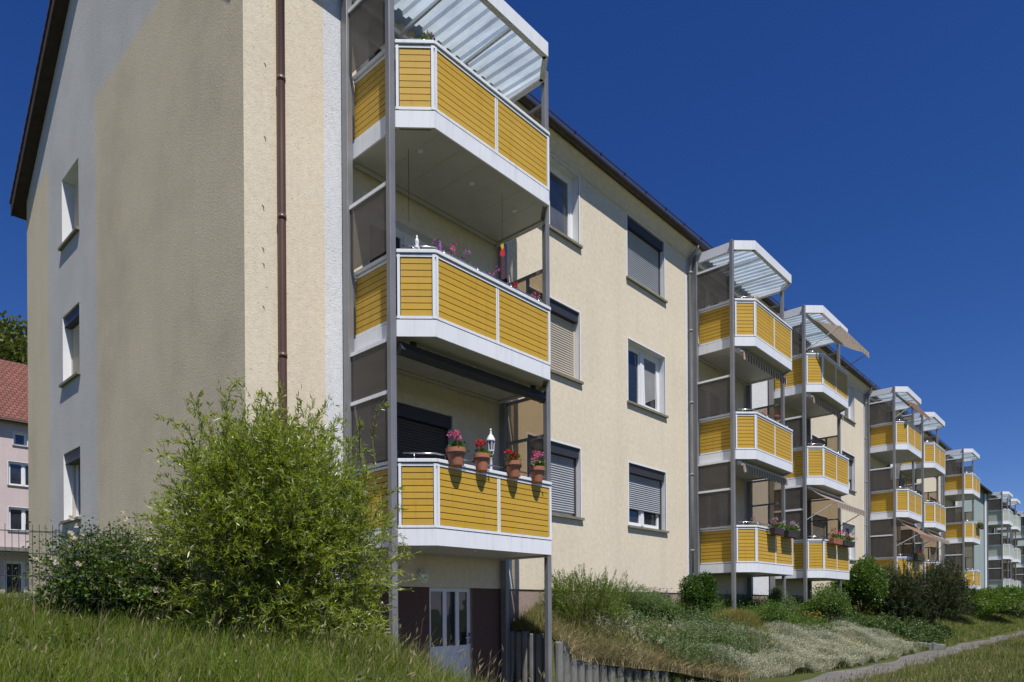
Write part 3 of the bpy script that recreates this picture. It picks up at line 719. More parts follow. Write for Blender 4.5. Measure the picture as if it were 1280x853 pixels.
    zc = ZB + 2 * H + 2.56                              # canopy: white fascia and corrugated sheet
    cf = MB(); Pc = [(0, 1.10)] + PLAN[2:6] + [(CW, 1.10)]
    for i, (a, c) in enumerate(zip(Pc[:-1], Pc[1:])):
        pa, pc = Vector((*a, 0)), Vector((*c, 0)); nn = (pc - pa).normalized().cross(Vector((0,0,1))); pa -= nn * .015; pc -= nn * .015
        cf.beam((pa.x, pa.y, zc - .11), (pc.x, pc.y, zc - .11), .03, .22)
        pa -= nn * .045; pc -= nn * .045
        cf.beam((pa.x, pa.y, zc - .205), (pc.x, pc.y, zc - .205), .06, .026)
    for x in (.95, 2.0): cf.beam((x, 1.08, zc - .15), (x, -C2 + .06, zc - .16), .035, .05)
    cf.beam((.06, 1.07, zc - .16), (CW - .06, 1.07, zc - .16), .05, .06)
    ca = cf.build('canopy', M['white'], t)
    vs = []; fs = []; x = .06; prof = []
    while x < CW - .06:
        prof += [(x, 0), (x + .06, .0), (x + .09, .045), (x + .165, .045)]; x += .195
    prof = [(a, b) for a, b in prof if a < CW - .05]
    for a, b in prof:
        yf = -C2 + .05 + max(0, C1 + .06 - a) + max(0, a - (CW - C1 - .06))
        vs += [(a, yf, zc - .115 + b), (a, 1.06, zc - .05 + b)]
    for i in range(len(prof) - 1): fs.append((2*i, 2*i+2, 2*i+3, 2*i+1))
    sh = MB(); sh.add(vs, fs); sh.build('corrugated_sheet', M['corrugated'], ca)
    return t
GT = 'balcony towers along the apartment block'
tw_labels = ['nearest balcony tower with four terracotta flower pots on its lowest yellow rail',
             'second balcony tower, with two dark hanging flower baskets on its lowest rail',
             'third balcony tower, with striped awning over its top rail and red flowers lowest',
             'fourth balcony tower, with brownish awning tilted out under its canopy, behind dark pine bush',
             'fifth balcony tower, close behind the fourth, with an orange awning beside its foot',
             'last yellow balcony tower, with a dark flower basket hanging from its middle balcony']
TOWERS = []
for i, x in enumerate(TX):
    o = make_tower('yellow', tw_labels[0], GT) if i == 0 else copy_tree(TOWERS[0])
    o.location = (x, 0, GROUND_T); o['label'] = tw_labels[i]; TOWERS.append(o)
# far block: pale panels
T7 = [(60.2, .5), (65.15, .5), (75.4, .5)]
for j, (x, y) in enumerate(T7):
    o = copy_tree(TOWERS[0]); o.location = (x, y, GROUND_T); o['group'] = 'pale balcony towers on the turquoise block'
    o['label'] = ['nearer pale grey panelled balcony tower in the far distance', 'middle pale grey balcony tower behind the nearer pale one', 'farthest pale balcony tower at the right edge'][j]
    for ch in o.children:
        for g in ch.children:
            if g.name.startswith('cladding_panel'):
                g.material_slots[0].link = 'OBJECT'; g.material_slots[0].material = M['palepanel']

# ------------------------------------------------------------------ turquoise block beyond, pink house and far house
def plain_block(name, label, x0, x1, y0, y1, zb, ze, mats, roofm, wins_front, slope=.82, ov=.35, part='wall', sash=M['pvc'], left_white=None):
    b = thing(name, label, 'apartment building' if name != 'house' else 'house', (x0, y0, zb))
    P = lambda u, v, z: (u, y0 + v, z)
    w = MB(); hs = [h for h in wins_front]
    grid_wall(w, P, [x0, x1] + [u for h in hs for u in h[:2]], [zb, ze] + [z for h in hs for z in h[2:]], hs, lambda u, z: 0)
    for h in hs: reveals(w, P, h, .14, 1)
    w.mi = 0; rz = ze + (y1 - y0) / 2 * slope; ym = (y0 + y1) / 2
    for x in (x0, x1): w.quad((x, y0, zb), (x, y1, zb), (x, y1, ze), (x, ym, rz), (x, y0, ze))
    w.quad((x0, y1, zb), (x1, y1, zb), (x1, y1, ze), (x0, y1, ze))
    w.build(part, [mats, M['reveal']], b)
    r = MB(); T = .22; o = ov
    for sgn, ya in ((1, y0), (-1, y1)):
        e = ya - sgn * o; ez = ze - o * slope
        r.mi = 0; r.quad((x0-.2, e, ez+T), (x1+.2, e, ez+T), (x1+.2, ym, rz+T), (x0-.2, ym, rz+T))
        r.mi = 1; r.quad((x0-.2, e, ez), (x0-.2, ym, rz), (x1+.2, ym, rz), (x1+.2, e, ez))
        r.quad((x0-.2, e, ez), (x1+.2, e, ez), (x1+.2, e, ez+T), (x0-.2, e, ez+T))
        for x in (x0-.2, x1+.2): r.quad((x, e, ez), (x, e, ez+T), (x, ym, rz+T), (x, ym, rz))
    r.build('roof', [M[roofm], M['wood_dark']], b)
    for h in hs: window(b, P, h, .14, box=False, border=True, mull=(h[1] - h[0] > 1.2), sill=True)
    g = MB(); g.tube([(x0, y0 - o - .06, ze - o*slope + .08), (x1, y0 - o - .06, ze - o*slope + .08)], .075, 8); g.build('gutter', M['gutter'], b)
    return b, P
tq_w = []
for t, _ in T7:
    for k in range(3): tq_w.append((t + .5, t + 2.2, 1.1 + H * k, 3.1 + H * k))
for k in range(3): tq_w += [(69.5, 71.1, 1.8 + H*k, 3.2 + H*k), (72.6, 74.2, 1.8 + H*k, 3.2 + H*k), (47.2, 48.9, 1.1 + H*k, 3.1 + H*k)]
tq, _ = plain_block('apartment_block', 'turquoise grey apartment block beyond the end of the cream one', XE + .45, 110, 1.62, 11.4, -1.6, 9.05, M['turquoise'], 'tile_brown', tq_w)
p = MB(); p.tube([(59.3, 1.53, 8.7), (59.3, 1.53, -1.3)], .09, 8); p.build('downpipe', M['white'], tq)
pk_w = []
for x in np.arange(4.38 - 3.1 * 5, 19, 3.1):
    pk_w += [(x, x + 1.55, 7.5, 8.93), (x, x + 1.55, 4.77, 6.21), (x + .26, x + .95, 9.92, 10.72), (x - .2, x + .75, .85, 2.95)]
pk, PK = plain_block('apartment_block', 'pink rendered house with red tiled roof at the left edge', -14.5, 20.5, 42.4, 53, .2, 11.5, M['pink'], 'tile_red', pk_w, slope=.9)
s = MB(); s.box(-14.4, 20.4, 41.3, 42.38, 3.5, 3.72); s.build('entrance_canopy', M['concrete'], pk)

# ------------------------------------------------------------------ plants: generators
def unit(v): return v / np.maximum(np.linalg.norm(v, axis=-1, keepdims=True), 1e-9)
def leaves(name, c, d, L, Wd, mats, parent=None, org=None, mi=None, droop=0.0, nrm=None):
    """one bent leaf (two quads) per row of c: base c, direction d, length L, width Wd"""
    n = len(c); d = unit(d)
    if nrm is None: nrm = RNG.normal(size=(n, 3)) + np.array([0, 0, .6])
    s = unit(np.cross(d, nrm)); nn = unit(np.cross(s, d))
    L = np.broadcast_to(L, (n,))[:, None]; Wd = np.broadcast_to(Wd, (n,))[:, None]
    mid = c + d * L * .5 + nn * L * .06; tip = c + d * L + np.array([0, 0, -1.0]) * L * droop
    v = np.stack([c, mid - s * Wd * .5, tip, mid + s * Wd * .5], 1).reshape(-1, 3)
    i = np.arange(n)[:, None] * 4
    f = np.concatenate([i, i + 1, i + 2, i + 3], 1)
    return np_mesh(name, v, f, mats, parent, org, mi=mi)
def shoots(base, n, height, spread, droop, steps=9, lean=None, jitter=.06, up=1.0):
    """curved shoots from around base: returns (n, steps, 3)"""
    az = RNG.uniform(0, 2 * np.pi, n); out = np.sqrt(RNG.uniform(0, 1, n)) * spread
    hh = height * RNG.uniform(.55, 1.05, n) * (1 - .28 * (out / max(spread, 1e-6)) ** 2)
    t = np.linspace(0, 1, steps)[None, :]
    r = out[:, None] * (t ** 1.25)
    z = hh[:, None] * (np.sin(t * np.pi / 2 * (1 + droop * RNG.uniform(.3, 1.2, n)[:, None])) ** up)
    p = np.stack([np.cos(az)[:, None] * r, np.sin(az)[:, None] * r, z], -1)
    p += np.cumsum(RNG.normal(size=p.shape) * jitter / steps, axis=1)
    return p + np.array(base)
def stem_mesh(name, sh, r0, mat, parent):
    m = MB()
    for q in sh: m.tube([tuple(x) for x in q], list(np.linspace(r0, r0 * .25, len(q))), 4, cap=False)
    return m.build(name, mat, parent)
def leaves_on(sh, per, t0, spread_ang=.9):
    n, k, _ = sh.shape
    t = RNG.uniform(t0, 1, (n, per)); x = t * (k - 1); i = np.minimum(x.astype(int), k - 2); fr = (x - i)[..., None]
    a = np.take_along_axis(sh, i[..., None].repeat(3, -1), 1); b = np.take_along_axis(sh, (i + 1)[..., None].repeat(3, -1), 1)
    c = a + (b - a) * fr; d = unit(b - a) + RNG.normal(size=c.shape) * spread_ang
    return c.reshape(-1, 3), d.reshape(-1, 3), t.ravel()
def blob_pts(n, c, r, lumps=14, fill=.45, full=False):
    """points in an uneven crown: lumps on an ellipsoid, denser near their outside"""
    c = np.array(c); r = np.array(r)
    u = unit(RNG.normal(size=(lumps, 3))); u[:, 2] = u[:, 2] if full else np.abs(u[:, 2]) * 1.1 - .35
    lc = u * RNG.uniform(.35, .78, (lumps, 1)); lr = RNG.uniform(.26, .50, lumps)
    k = RNG.integers(0, lumps, n); d = unit(RNG.normal(size=(n, 3)))
    q = lc[k] + d * (lr[k] * RNG.uniform(0, 1, n) ** fill)[:, None]
    return c + q * r, d
def crown(par, name, n, c, r, L, Wd, mat, lumps=16, squash=1.0, org=None, mi=None):
    p, d = blob_pts(n, c, r, lumps)
    dd = d + RNG.normal(size=p.shape) * .7 + np.array([0, 0, .15])
    return leaves(name, p, dd, L * RNG.uniform(.6, 1.25, n), Wd * RNG.uniform(.7, 1.2, n), mat, par, org)
def blades(name, x, y, h, w, mats, parent=None, lean=.35, mi=None, base=None, kind=True, wind=(.15, -.05)):
    n = len(x); z = zg(x, y) if base is None else base
    az = RNG.uniform(0, 2*np.pi, n); s = np.stack([np.cos(az), np.sin(az), np.zeros(n)], -1)
    az2 = RNG.uniform(0, 2*np.pi, n); ln = (np.abs(RNG.normal(size=n)) * lean)[:, None]
    b = np.stack([np.cos(az2), np.sin(az2), np.zeros(n)], -1) * ln + np.array([wind[0], wind[1], 0]) * .6
    p0 = np.stack([x, y, z - .01], -1); H_ = np.broadcast_to(h, (n,))[:, None]; w = np.broadcast_to(w, (n,))[:, None]
    up = np.array([0, 0, 1.0])
    p1 = p0 + (up + b * .35) * H_ * .55; p2 = p0 + (up * .95 + b) * H_
    v = np.stack([p0 - s*w*.5, p0 + s*w*.5, p1 + s*w*.42, p1 - s*w*.42, p2 + s*w*.06, p2 - s*w*.06], 1).reshape(-1, 3)
    i = np.arange(n)[:, None] * 6
    f = np.concatenate([np.concatenate([i, i+1, i+2, i+3], 1), np.concatenate([i+3, i+2, i+4, i+5], 1)], 0)
    m2 = None if mi is None else np.concatenate([mi, mi])
    o = np_mesh(name, v, f, mats, parent, mi=m2)
    if kind and parent is None: o['kind'] = 'stuff'
    return o, p2
def seeds(name, tips, L, mat, parent=None):
    n = len(tips); d = np.array([.2, -.1, 1]) + RNG.normal(size=(n, 3)) * .3
    o = leaves(name, tips - d * L * .5, d, L * RNG.uniform(.6, 1.2, n), L * .16, mat, parent)
    if parent is None: o['kind'] = 'stuff'
    return o
def noise2(x, y, s=1.0):
    return (np.sin(x*1.7*s + 1.3*np.sin(y*.9*s)) + np.sin(y*2.1*s + 1.1*np.sin(x*1.4*s + 2)) + np.sin((x + y)*3.3*s + .5)) / 3

# --- meadow on the left bank
n = 230000
x = RNG.uniform(-6.5, -.15, n * 2); y = RNG.uniform(-5.2, 1.6, n * 2)
dens = .55 + .45 * noise2(x, y, 1.2)
keep = (RNG.uniform(0, 1, n*2) < dens) & (np.hypot(x - CAM[0], y - CAM[1]) > 2.6)
x, y = x[keep][:n], y[keep][:n]
hg = (.11 + .17 * RNG.uniform(0, 1, len(x)) ** 2) * (1 + .6 * noise2(x, y, .8) + .35 * noise2(x, y, 3.1)) + .05 * sst(-2.6, -1.2, x) * RNG.uniform(0, 1, len(x))
gr, tips = blades('grass', x, y, hg, .0055, [M['grass'], M['grass_dry']], mi=(RNG.uniform(0, 1, len(x)) < .03 + .22 * sst(-3, -1, x)).astype(int))
tag(gr, 'tall uncut green meadow grass on the bank at the lower left', 'grass')
sel = RNG.uniform(0, 1, len(x)) < .010 + .022 * sst(-3.2, -1.2, x); xs2, ys2 = x[sel], y[sel]
st, tp = blades('grass', xs2, ys2, hg[sel] * 1.35 + .12, .004, M['seed'], lean=.22); tag(st, 'pale grass stalks standing above the left meadow', 'grass')
tag(seeds('grass', tp, .07, M['seed']), 'pale seed heads above the meadow on the left bank', 'grass')
# broad-leaved weeds and darker clumps in the left meadow
n = 520; x = RNG.uniform(-5.2, -.6, n); y = RNG.uniform(-3.6, .6, n); k = noise2(x, y, 2.2) > .25; x, y = x[k], y[k]; per = 26
cc = np.repeat(np.stack([x, y, zg(x, y) + .05], -1), per, 0) + RNG.normal(size=(len(x) * per, 3)) * np.array([.05, .05, .04]); cc[:, 2] += RNG.uniform(0, .16, len(cc))
tag(leaves('weeds', cc, RNG.normal(size=cc.shape) + np.array([0, 0, .6]), RNG.uniform(.02, .05, len(cc)), .016, [M['hedge'], M['rose_leaf']], mi=(RNG.uniform(0, 1, len(cc)) < .4).astype(int)), 'broad leaved weeds between the grass of the left meadow', 'weeds', kind='stuff')
# --- tall lawn right of the path
n = 130000
u = RNG.uniform(0, 1, n); x = 3.5 + 46 * u ** 1.7; y = -3.62 - RNG.uniform(0, 1, n) ** 1.2 * (3.2 + 0 * x) + .08 * np.sin(x * 1.9) + .05 * np.sin(x * 4.7)
hg = (.10 + .17 * RNG.uniform(0, 1, n) ** 1.6) * (1 + .45 * noise2(x, y, .6)) * (.55 + .45 * sst(-3.55, -4.3, y))
la, tips = blades('grass', x, y, hg, .008 + .00035 * x, [M['grass_lawn'], M['grass_dry']], mi=(RNG.uniform(0, 1, n) < .14 + .15 * noise2(x, y, .35)).astype(int))
tag(la, 'long yellowish lawn grass along the near side of the path', 'grass')
sel = RNG.uniform(0, 1, n) < .035
st, tp = blades('grass', x[sel], y[sel], hg[sel] + .16, .006 + .0003 * x[sel], M['seed'], lean=.2); tag(st, 'thin dry grass stalks beside the path at the lower right', 'grass')
tag(seeds('grass', tp, .07, M['seed']), 'seed heads of the grass beside the path', 'grass')
# --- rough grass on the bank between path and block
n = 120000
u = RNG.uniform(0, 1, n); x = 3.35 + 52 * u ** 1.6; yb_ = np.interp(x, BX, BY); y = yb_ - .12 + (1.10 - yb_ + .1) * RNG.uniform(0, 1, n)
hg = (.07 + .12 * RNG.uniform(0, 1, n) ** 1.5) * (1 + .5 * noise2(x, y, .9))
dry = np.clip(.72 - (x - 4) * .07, .22, .72)
bk, tips = blades('grass', x, y, hg, .008 + .00035 * x, [M['grass_lawn'], M['grass_dry']], mi=(RNG.uniform(0, 1, n) < dry + .2 * noise2(x, y, .7)).astype(int), lean=.5)
tag(bk, 'dry and green rough grass on the slope below the block', 'grass')
sel = RNG.uniform(0, 1, len(x)) < .02 * (x < 12)
st, tp = blades('grass', x[sel], y[sel], hg[sel] + RNG.uniform(.12, .38, sel.sum()), .006, [M['seed'], M['bluegreen']], mi=(RNG.uniform(0, 1, sel.sum()) < .45).astype(int), lean=.15)
tag(st, 'thin dry and green stalks standing on the slope below the block', 'grass')
# straw tufts hanging over the palisades
nt_ = 240; u = RNG.uniform(0, 1, nt_) ** .9; tx_ = 3.45 + 3.2 * u; ty_ = np.interp(tx_, BX, BY) + RNG.uniform(-.14, .5, nt_) * RNG.uniform(.3, 1, nt_); per = 70
x = np.repeat(tx_, per) + RNG.normal(size=nt_ * per) * .05; y = np.repeat(ty_, per) + RNG.normal(size=nt_ * per) * .05
hh = np.repeat(RNG.uniform(.14, .30, nt_), per) * RNG.uniform(.5, 1.1, nt_ * per)
o, _ = blades('grass', x, y, hh, .008, [M['grass_dry'], M['straw']], lean=.75, wind=(-.1, -.45), mi=(RNG.uniform(0, 1, len(x)) < .6).astype(int), base=np.maximum(zg(x, y), np.interp(x, TXs, TZs)) - .02)
tag(o, 'straw coloured dry grass hanging over the short concrete palisades', 'grass')

# --- willow-like shrub in front of the first tower
def shrub(name, label, cat, base, group=None): return thing(name, label, cat, base, group)
wz = float(zg(-2.62, -1.2))
wsh = shrub('willow_shrub', 'big yellow green willow shrub with narrow leaves in front of the nearest tower', 'shrub', (-2.62, -1.2, wz))
WC = np.array([-2.44, -1.36, .84])
sh = np.concatenate([shoots((-2.6, -1.25, wz), 70, 2.0, .9, .22, jitter=.16), shoots((-2.35, -1.4, wz), 60, 1.7, 1.0, .38, jitter=.16),
                     shoots((-2.95, -1.1, wz), 20, 2.6, .5, .10, jitter=.30), shoots((-2.5, -1.3, wz), 18, 2.35, .4, .10, jitter=.2), shoots((-1.85, -1.75, wz - .1), 26, 2.5, .45, .10, jitter=.28), shoots((-2.45, -1.4, wz), 22, 2.4, .7, .12, jitter=.28)])
pa_ = np.concatenate([blob_pts(2500, WC, (.98, .93, .90), 80, .5, True)[0], blob_pts(620, WC + np.array([.16, -.42, -.86]), (.62, .50, .50), 16, .4, True)[0], blob_pts(200, WC + np.array([-.2, .2, -.85]), (.6, .5, .4), 12, .4, True)[0]]); pa_[:, 2] = np.maximum(pa_[:, 2], wz + .05)
NT = len(pa_)
dirs = unit(unit(pa_ - WC) * .8 + RNG.normal(size=(NT, 3)) * .45 + np.array([0, 0, .75]))
tt = np.linspace(0, 1, 7)[None, :, None]
tw = pa_[:, None] + dirs[:, None] * tt * RNG.uniform(.16, .42, (NT, 1, 1)) + np.array([0, 0, -.03]) * tt ** 2 + np.cumsum(RNG.normal(size=(NT, 7, 3)) * .008, 1)
stem_mesh('stem', sh, .007, M['willow_stem'], wsh); stem_mesh('twig', tw[::6], .0035, M['willow'], wsh)
c1, d1, _ = leaves_on(sh, 95, .35, .75); c2, d2, _ = leaves_on(tw, 26, .05, .75)
c = np.concatenate([c1, c2]); d = np.concatenate([d1, d2])
d[:, 2] += .30
leaves('foliage', c, d, RNG.uniform(.032, .08, len(c)), RNG.uniform(.007, .0125, len(c)), [M['willow'], M['willow_silver']], wsh, mi=(RNG.uniform(0, 1, len(c)) < .16).astype(int), droop=.04)

# --- rose hedge behind the wire fence
rz_ = float(zg(-3.2, 1.2))
rs = shrub('rose_bush', 'dark green rose bush with small pale pink flowers behind the wire fence', 'bush', (-3.2, 1.2, rz_))
sh = np.concatenate([shoots((-3.40, .40, rz_), 150, .92, .62, .35, jitter=.2), shoots((-2.95, .18, rz_), 110, .95, .65, .35, jitter=.2), shoots((-2.5, .1, rz_), 90, .85, .7, .4, jitter=.2), shoots((-2.2, -.5, rz_ - .1), 80, .75, .7, .4, jitter=.2)])
stem_mesh('stem', sh[::2], .007, M['bark'], rs)
c, d, t = leaves_on(sh, 42, .3, 1.1); c += RNG.normal(size=c.shape) * .06
leaves('foliage', c, d, RNG.uniform(.022, .045, len(c)), RNG.uniform(.016, .027, len(c)), M['rose_leaf'], rs)
p5, d5 = blob_pts(17000, (-3.0, .15, rz_ + .36), (1.05, .62, .50), 30, .35, True); p5[:, 2] = np.maximum(p5[:, 2], zg(p5[:, 0], p5[:, 1]) + .02)
leaves('lower_foliage', p5, d5 + RNG.normal(size=p5.shape) * .6, .042, .030, M['rose_leaf'], rs)
c = np.concatenate([c, p5]); ci = c[(RNG.uniform(0, 1, len(c)) < .006) & (c[:, 2] > rz_ + .25)]; ci = np.repeat(ci, 2, 0) + RNG.normal(size=(2 * len(ci), 3)) * .025; pc = np.repeat(ci, 6, 0); a = np.tile(np.arange(6) * np.pi / 3, len(ci))
leaves('blossoms', pc + np.array([0, -.03, .02]), np.stack([np.cos(a), np.sin(a) * .5 - .25, np.sin(a) * .8 + .3], -1), .034, .030, M['rose_flower'], rs)

# --- shrubs on the slope
def simple_bush(name, label, cat, c, r, n, L, Wd, mat, stems=14, lumps=18, group=None, trunk='stem'):
    b = (c[0], c[1], float(zg(c[0], c[1])))
    o = thing(name, label, cat, b, group)
    s = shoots(b, stems, max(.1, c[2] + r[2] * .7 - b[2]), max(r[0], r[1]) * .7, .1, jitter=.1); stem_mesh(trunk, s, .012, M['bark'], o)
    crown(o, 'foliage', n, c, r, L, Wd, mat, lumps)
    return o
b = (4.72, .42, float(zg(4.72, .42)))
yw = thing('yew_shrub', 'spiky bright green yew shrub on the dry slope behind the nearest tower post', 'shrub', b)
sh = shoots(b, 90, .90, .95, .05, jitter=.07, up=.8); stem_mesh('stem', sh[::3], .008, M['bark'], yw)
p, dd0 = blob_pts(620, (4.72, .40, b[2] + .34), (.88, .75, .48), 26, .4, True); p[:, 2] = np.maximum(p[:, 2], b[2] + .03)
p = np.concatenate([p, sh[:, 7], sh[:, 5]])
dr_ = unit(unit(p - np.array(b)) * .9 + RNG.normal(size=p.shape) * .3 + np.array([0, 0, .55]))
sp = p[:, None] + dr_[:, None] * np.linspace(0, 1, 9)[None, :, None] * RNG.uniform(.14, .34, (len(p), 1, 1))
c, d, _ = leaves_on(sp, 60, .0, .75)
leaves('foliage', c, d, RNG.uniform(.022, .042, len(c)), .0075, M['yew'], yw)
simple_bush('round_shrub', 'round glossy dark green shrub in front of the wall left of the second tower', 'shrub', (8.40, .0, .26), (.47, .45, .62), 11000, .055, .032, M['glossy'], lumps=20)
o = thing('feathery_shrub', 'soft bluish green feathery mound below the cellar window', 'shrub', (6.5, .55, float(zg(6.5, .55))))
sh = np.concatenate([shoots((6.3, .5, o.location.z), 320, .68, .7, .2, jitter=.05), shoots((6.9, .35, o.location.z - .05), 220, .52, .6, .25, jitter=.05)]); c, d, _ = leaves_on(sh, 30, .1, .45); leaves('foliage', c, d, RNG.uniform(.05, .10, len(c)), .006, M['bluegreen'], o)
simple_bush('leafy_shrub', 'small leafy green plant right of the feathery mound', 'shrub', (7.35, .25, -.12), (.35, .3, .25), 2600, .05, .03, M['shrub'])
simple_bush('leafy_shrub', 'low green bush at the foot of the second tower', 'shrub', (10.9, -.5, -.22), (1.25, .6, .45), 12000, .055, .022, M['shrub'])
simple_bush('leafy_shrub', 'leafy bush with yellow flowers below the third tower', 'shrub', (14.9, -.6, -.05), (1.2, .7, .68), 11000, .06, .035, M['shrub'])
simple_bush('leafy_shrub', 'tall thin greenery between the feet of the second and third towers', 'shrub', (13.6, .2, .0), (.7, .4, .62), 5000, .05, .028, M['bluegreen'])
simple_bush('leafy_shrub', 'large light green shrub right of the third tower', 'shrub', (19.9, -.2, .62), (1.25, .95, 1.35), 22000, .085, .05, M['shrub'], lumps=26)
def pine_bush(label, c, r, n):
    b = (c[0], c[1], float(zg(c[0], c[1]))); o = thing('pine_bush', label, 'pine', b, 'dark pines by the path')
    s = shoots(b, 20, c[2] + r[2] - b[2], r[0] * .8, .0, jitter=.1); stem_mesh('trunk', s, .03, M['bark'], o)
    p, d = blob_pts(n // 26, c, r, 30, .35); dirs = unit(unit(p - np.array(b)) + np.array([0, 0, .9]) + RNG.normal(size=p.shape) * .25)
    t = np.tile(np.linspace(0, 1, 26), len(p))[:, None]; cc = np.repeat(p, 26, 0) + np.repeat(dirs, 26, 0) * t * .24
    dd = np.repeat(dirs, 26, 0) * .8 + RNG.normal(size=cc.shape) * .7
    leaves('foliage', cc, dd, RNG.uniform(.05, .09, len(cc)), .017, M['pine'], o); return o
pine_bush('dark mugo pine bush left of the retaining wall by the path', (21.0, -1.1, .05), (1.55, 1.2, 1.5), 52000)
pine_bush('taller dark mugo pine in front of the fourth tower', (23.2, -1.55, .05), (1.85, 1.35, 1.85), 80000)
simple_bush('juniper_shrub', 'yellow green juniper between light shrub and dark pine', 'shrub', (22.6, -.3, .7), (.6, .5, 1.15), 7000, .06, .02, M['yellowmound'])
simple_bush('hedge_bush', 'bright green bushy hedge beyond the dark pines', 'bush', (31.5, -1.2, .0), (3.2, 1.0, .95), 22000, .12, .07, M['hedge'], lumps=34)
simple_bush('hedge_bush', 'bright green bush at the right edge below the far tower', 'bush', (39.5, -1.6, .1), (4.2, 1.1, 1.05), 22000, .13, .08, M['hedge'], lumps=34)
simple_bush('hedge_bush', 'farther low hedge in front of the turquoise block', 'bush', (52.0, -1.2, .1), (8.5, 1.2, 1.15), 22000, .17, .10, M['hedge'], lumps=44)
# ground cover above the second palisade
n = 16000; x = RNG.uniform(15.6, 23.0, n); y = np.interp(x, [15.6, 17.5, 18.4, 23], [-.6, -1.7, -2.5, -2.4]) + RNG.uniform(0, 1.5, n)
z = zg(x, y) + .10 + .25 * RNG.uniform(0, 1, n) * (1 + noise2(x, y, 1.5)); 
o = leaves('ground_cover', np.stack([x, y, z], -1), RNG.normal(size=(n, 3)) + np.array([0, -.3, .4]), RNG.uniform(.05, .10, n), .05, M['ivy']); tag(o, 'mixed green ground cover above the far palisades', 'ground cover', kind='stuff')
# silver-leaved white flowering carpet
n = 130000; u = RNG.uniform(0, 1, n); x = 5.5 + 10.8 * u; yb_ = np.interp(x, BX, BY); y = yb_ + RNG.uniform(-.15, 1.75, n)
m_ = noise2(x, y, 1.1); keep = (m_ + .35 + .25 * np.sin(x * .8) + RNG.uniform(-.35, .35, n) > .02) & (y < .2 - .02 * x); x, y, m_ = x[keep], y[keep], m_[keep]
hh = (.10 + .12 * np.clip(m_ + .4, 0, 1)) * RNG.uniform(.3, 1.1, len(x))
mnd = .20 * np.clip(noise2(x, y, 1.9) + .25, 0, 1) ** 1.3 + .05 * np.clip(noise2(x + 3, y, 5.0), 0, 1)
o, tp = blades('ground_cover', x, y, hh, .010, M['silver'], lean=.8, base=zg(x, y) + mnd); tag(o, 'silvery leaved ground cover carpeting the slope', 'ground cover')
sel = RNG.uniform(0, 1, len(tp)) < .45; q = tp[sel] + np.array([0, 0, .01])
tag(leaves('ground_cover', q, RNG.normal(size=q.shape) + np.array([0, -.3, .3]), .017, .015, M['white_flower']), 'white blossoms over the silvery carpet on the slope', 'flowers', kind='stuff')
# tall weeds on the slope: many thin leafy stems
for lab, n, x0, x1, y0, y1, h0, h1, mats in (('tall grey green weeds with thin stems on the slope left of the pale carpet', 1500, 5.3, 8.6, -1.55, -.1, .25, .62, 'bluegreen'), ('green weeds along the foot of the block between the shrubs', 1700, 5.6, 16, .1, .8, .2, .5, 'shrub'), ('mixed weeds around the feet of the towers', 2200, 10.2, 18.5, -1.3, .3, .15, .5, 'shrub'), ('pale flowering weeds near the straw on the slope', 350, 4.6, 7.4, -.9, .3, .15, .4, 'silver')):
    x = RNG.uniform(x0, x1, n); y = RNG.uniform(y0, y1, n); k = (noise2(x, y, 1.6) + RNG.uniform(-.5, .6, n)) > 0; x, y = x[k], y[k]; y = np.maximum(y, np.interp(x, BX, BY) + .05)
    h = RNG.uniform(h0, h1, len(x)); per = 22; t = np.tile(np.linspace(.05, 1, per), len(x)); ln = RNG.normal(size=(len(x), 2)) * .12
    cc = np.stack([np.repeat(x, per) + np.repeat(ln[:, 0], per) * t, np.repeat(y, per) + np.repeat(ln[:, 1], per) * t, np.repeat(zg(x, y), per) + np.repeat(h, per) * t], -1)
    dd = RNG.normal(size=cc.shape) + np.array([0, 0, .7])
    o = leaves('weeds', cc, dd, np.repeat(.05 + .05 * RNG.uniform(0, 1, len(x)), per) * (1.25 - t * .8), .016, M[mats]); tag(o, lab, 'weeds', kind='stuff')
def flower_patch(label, cx_, cy_, rx, ry, n, mat, h0, h1, leafm='shrub'):
    b = (cx_, cy_, float(zg(cx_, cy_))); o = thing('flower_plant', label, 'flowers', b)
    x = cx_ + RNG.normal(size=n) * rx * .5; y = cy_ + RNG.normal(size=n) * ry * .5
    g, tp = blades('foliage', x, y, RNG.uniform(h0, h1, n), .012, M[leafm], o, lean=.35)
    k = max(3, n // 7); q = np.repeat(tp[:k], 5, 0); a = np.tile(np.arange(5) * 2 * np.pi / 5, k)
    leaves('blossoms', q, np.stack([np.cos(a), np.sin(a), .3 + 0 * a], -1), .03, .026, M[mat], o); return o
flower_patch('yellow flowers standing in the silvery carpet', 8.6, -1.35, .35, .3, 260, 'yellow_flower', .15, .36)
flower_patch('yellow flowers near the path at the right end of the silvery carpet', 12.6, -1.95, .6, .3, 260, 'yellow_flower', .10, .26)
flower_patch('orange and yellow flowers in front of the third tower', 13.4, -.75, .7, .3, 320, 'orange_flower', .25, .5)
flower_patch('purple flowers growing in front of the cellar window', 7.9, .75, .4, .15, 220, 'purple_flower', .35, .55, 'bluegreen')
flower_patch('low yellow blossoms below the second tower', 10.9, -1.9, .5, .25, 200, 'yellow_flower', .08, .2)
n = 5200; x = 9.35 + RNG.normal(size=n) * .33; y = -.55 + RNG.normal(size=n) * .28
o, _ = blades('grass_tussock', x, y, (.42) * np.exp(-((x - 9.35)**2 + (y + .55)**2) / .35) * RNG.uniform(.6, 1.2, n) + .08, .010, M['yellowmound'], lean=.5)
tag(o, 'yellowish tussock of grass right of the round shrub', 'grass')
